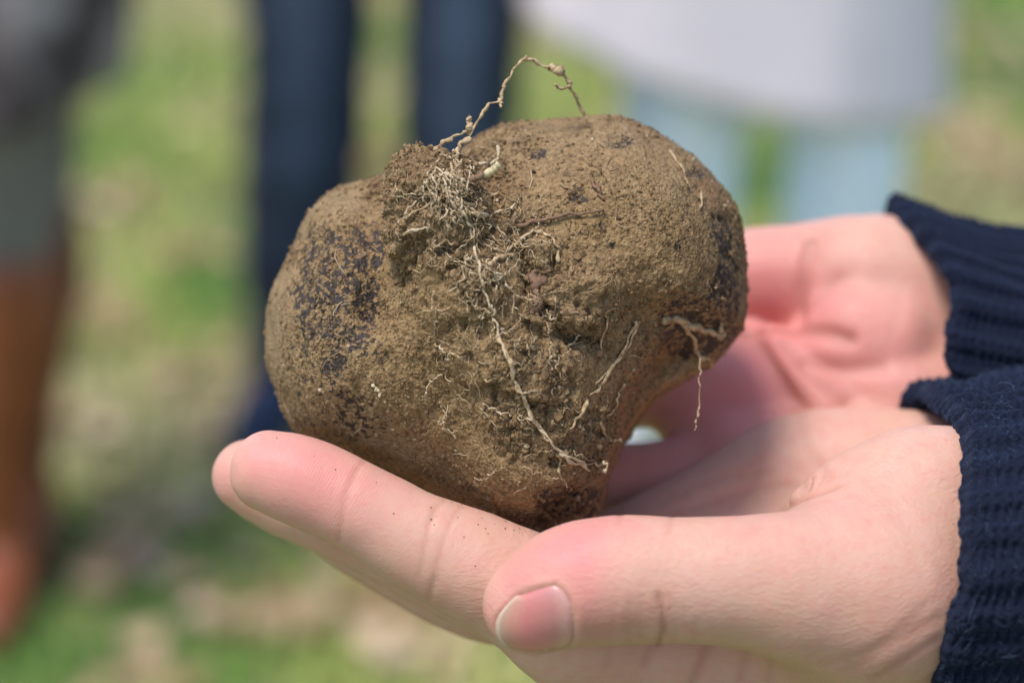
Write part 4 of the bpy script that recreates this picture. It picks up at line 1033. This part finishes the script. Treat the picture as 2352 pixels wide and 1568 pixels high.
sroot([(1058, 470), (1068, 500), (1082, 530), (1090, 570), (1098, 610), (1108, 650), (1120, 690), (1132, 720), (1148, 760), (1158, 800), (1170, 840), (1185, 880), (1205, 920), (1222, 960), (1250, 1000), (1285, 1035), (1320, 1055), (1360, 1065), (1392, 1062)], .26, .20, ROOT_PALE, 1.0, knobby=.3)
sroot([(1150, 770), (1162, 812), (1176, 850), (1190, 890), (1208, 930), (1235, 975), (1262, 1010)], .36, .28, ROOT, .8, knobby=.6)
sroot([(1285, 1038), (1310, 1060), (1335, 1068), (1356, 1085)], .34, .22, ROOT_PALE, .8); sroot([(1282, 1035), (1285, 1070), (1290, 1108)], .32, .15, ROOT, .6); air([(1385, 1062, 402), (1394, 1063, 401), (1390, 1078, 401), (1384, 1084, 402)], .28, .2, ROOT_PALE)
sroot([(1190, 525), (1225, 508), (1280, 498), (1340, 490), (1390, 485)], .42, .28, ROOT_RED, .7, knobby=.2)
sroot([(1195, 600), (1165, 585), (1120, 565), (1085, 540)], .36, .25, None, .6); sroot([(1110, 605), (1150, 590), (1190, 560), (1225, 532), (1260, 540), (1282, 565), (1286, 600)], .40, .3, None, .5, knobby=.5)
sroot([(1085, 490), (1130, 493), (1165, 480), (1190, 460)], .42, .28, ROOT_PALE, .9); sroot([(1070, 470), (1110, 460), (1150, 440)], .3, .2, None, .7)
sroot([(1232, 628), (1240, 650), (1236, 690), (1222, 722)], 0.9, 0.6, ROOT_RED, .15, knobby=.8, wob=.3, name='bark_shred'); sroot([(1222, 660), (1232, 690), (1220, 715)], 0.7, 0.5, ROOT_RED, .15, knobby=.8, wob=.3, name='bark_shred')
sroot([(1360, 415), (1375, 440), (1388, 462)], .35, .25, ROOT_RED, .5); sroot([(1540, 345), (1565, 385), (1580, 425)], .22, .15, None, .3); sroot([(1612, 440), (1610, 480)], .25, .2)
# the right edge
sroot([(1460, 735), (1450, 770), (1430, 810), (1400, 850), (1380, 890), (1350, 920), (1325, 960), (1312, 985)], .34, .22, None, .6, knobby=.4)
sroot([(1470, 740), (1440, 800), (1415, 830), (1370, 880)], .28, .2, None, .6, knobby=.4); sroot([(1434, 882), (1418, 910), (1410, 940), (1385, 955)], .32, .25, None, .7)
sroot([(1380, 970), (1395, 1005), (1405, 1012)], .3, .2, None, .7); sroot([(1380, 800), (1400, 720)], .24, .15)
sroot([(1520, 735), (1560, 735), (1600, 752), (1640, 765), (1665, 772)], .75, .55, None, .5, knobby=.4); sroot([(1655, 768), (1658, 752), (1660, 742)], .5, .35, None, .5)
sroot([(1570, 745), (1585, 770), (1600, 800), (1612, 825)], .55, .32, None, .5); sroot([(1612, 822), (1628, 828), (1635, 845)], .34, .2)
air([(1610, 820, 409), (1608, 860, 409), (1606, 900, 409), (1604, 940, 409), (1598, 965, 409), (1597, 992, 409)], .17, .13, None, wob=.1)
air([(1395, 1012, 408), (1415, 1010, 408), (1432, 1014, 408)], .2, .12)
# the tangle of finer roots spreading from the clod
def tangle(n=130):
    r = np.random.default_rng(515); k = 0
    while k < n:
        if k < 55: x, y, a, L = r.normal(1030, 35), r.normal(410, 40), r.normal(1.2, .7), 50 + 90 * r.random()
        elif k < 100: x, y, a, L = r.normal(1110, 60), r.normal(560, 70), r.normal(1.0, 1.2), 50 + 110 * r.random()
        else: x, y, a, L = r.normal(1200, 120), r.normal(860, 130), r.normal(1.2, 1.2), 40 + 90 * r.random()
        pts = []; cv = r.normal() * .5
        for t in range(6):
            pts.append((x, y)); x += math.cos(a) * L / 5; y += math.sin(a) * L / 5; a += cv / 5 + r.normal() * .32
        if any(hit(AB_, *p) is None for p in pts): continue
        w0 = .07 + .09 * r.random(); sroot(pts, w0, w0 * .6, ROOT_PALE if r.random() < .6 else ROOT, .5 + 1.3 * r.random(), wob=.18, sides=5, knobby=.5); k += 1
tangle()
# fine root hairs over the whole front, too many and too small to tell apart
def hairs(n=300):
    S = Soup(); r = np.random.default_rng(77); k = 0
    while k < n:
        x = r.normal(1130, 190); y = r.normal(780, 200)
        if r.random() < 0.25: x, y = r.normal(1010, 60), r.normal(450, 60)
        a = r.random() * 6.28; L = 16 + 70 * r.random() ** 1.8; cv = r.normal() * 1.0; pts = []
        for t in np.linspace(0, 1, 7):
            pts.append((x, y)); x += math.cos(a) * L / 6; y += math.sin(a) * L / 6; a += cv / 6 + r.normal() * .25
        q = [hit(AB_, *p) for p in pts]
        if any(h is None for h in q): continue
        q = np.array(q)
        if np.abs(np.diff(q[:, 2])).max() > 2.5: continue
        d = q / np.linalg.norm(q, axis=1, keepdims=True); lift = 0.2 + np.linspace(0, r.random() * 1.2, 7) ** 1.0
        q = q - d * lift[:, None]
        v, f4, f3 = tube(toworld(q), (0.035 + 0.06 * r.random()) / 1000, 4); S.put(v, f4[:, ::-1], f3[:, ::-1], r.random()); k += 1
    o = S.build('root_hairs', tone_material('root_hair', [(0.0, (0.17, 0.10, 0.045)), (0.6, (0.33, 0.22, 0.11)), (1.0, (0.50, 0.39, 0.25))], 0.8), TUB); tag(o, kind='stuff')
hairs()
# the snapped pale stem beside the clod
air([(1078, 415, 393), (1100, 407, 392.5), (1118, 400, 392)], .5, .6, ROOT_RED, knobby=.12, sides=8, wob=.04, name='stem_bark')
air([(1112, 402, 392), (1128, 394, 391.5), (1138, 386, 391), (1148, 377, 390.7)], .62, .7, STRAW, knobby=.10, sides=8, wob=.05, name='broken_stem')
sroot([(858, 885), (866, 900), (872, 908)], .28, .2, STRAW, .4, name='straw_bit')

# crumbs heaped in spurs on top of the clod
def spurs():
    r = np.random.default_rng(21); c = []
    for (a, b) in [((928, 400, 400), (908, 366, 400)), ((950, 385, 400), (942, 348, 400)), ((968, 380, 399), (972, 350, 399)), ((1000, 385, 399), (1003, 352, 399)), ((1030, 392, 399), (1042, 362, 399)), ((905, 440, 400), (893, 425, 400)), ((900, 500, 400), (884, 510, 400)), ((930, 395, 400), (950, 372, 400)), ((1060, 420, 399), (1085, 405, 399)), ((985, 380, 399), (1020, 366, 399))]:
        a, b = P(*a), P(*b)
        for _ in range(34):
            t = r.random(); c.append(a + (b - a) * t + r.standard_normal(3) * (0.75 * (1 - 0.6 * t)))
    c = np.array(c); crumbs(c, r.standard_normal(c.shape) * .3, np.ones(len(c)), len(c) * 2, (0.2, 0.62), 'soil_crumbs', 41)
spurs()
# soil grains clinging to the roots
def clinging():
    c, n = [], []; r = np.random.default_rng(9)
    for p, rad, kn in ROOT_PTS:
        if kn < 0.3: continue
        for i in range(len(p)):
            for _ in range(r.integers(0, 4)):
                d = r.standard_normal(3); d /= np.linalg.norm(d); t = r.random(); q = p[i] * t + p[min(i + 1, len(p) - 1)] * (1 - t)
                c.append(q + d * rad[i] * 0.9); n.append(d)
    crumbs(np.array(c), np.array(n), np.ones(len(c)), len(c), (0.04, 0.17), 'soil_crumbs', 12)
clinging()

# loose specks of soil on the skin of the fingers and palm
def specks():
    r = np.random.default_rng(31); c, n = [], []
    spots = [(700, 1003, 90, 20, 30), (880, 1072, 90, 20, 50), (1060, 1152, 80, 20, 60), (1190, 1203, 50, 16, 40), (720, 1060, 40, 30, 5), (1090, 1190, 50, 40, 7), (1000, 1230, 60, 60, 5), (1500, 1175, 90, 30, 8), (1300, 1250, 60, 40, 4), (850, 1180, 50, 40, 4)]
    for px, py, sx, sy, k in spots:
        for _ in range(k):
            h = hit(BV, px + r.normal() * sx, py + r.normal() * sy)
            if h is not None: c.append(h); n.append(np.array([0, .5, -.8]))
    iv, itf = ico(); V = []; T = []
    for i, (p, q) in enumerate(zip(c, n)):
        V.append(p + iv * (1 + .3 * r.standard_normal((12, 1))) * (0.03 + 0.16 * r.random() ** 3)); T.append(itf + 12 * i)
    o = add_obj('soil_specks', toworld(np.concatenate(V)), [np.concatenate(T)[:, ::-1]], CRUMB, None, False, {'tone': np.repeat(np.clip(r.normal(.3, .2, len(c)), 0, 1), 12)})
    tag(o, 'loose brown specks of soil fallen on the fingers', 'soil', kind='stuff')
specks()
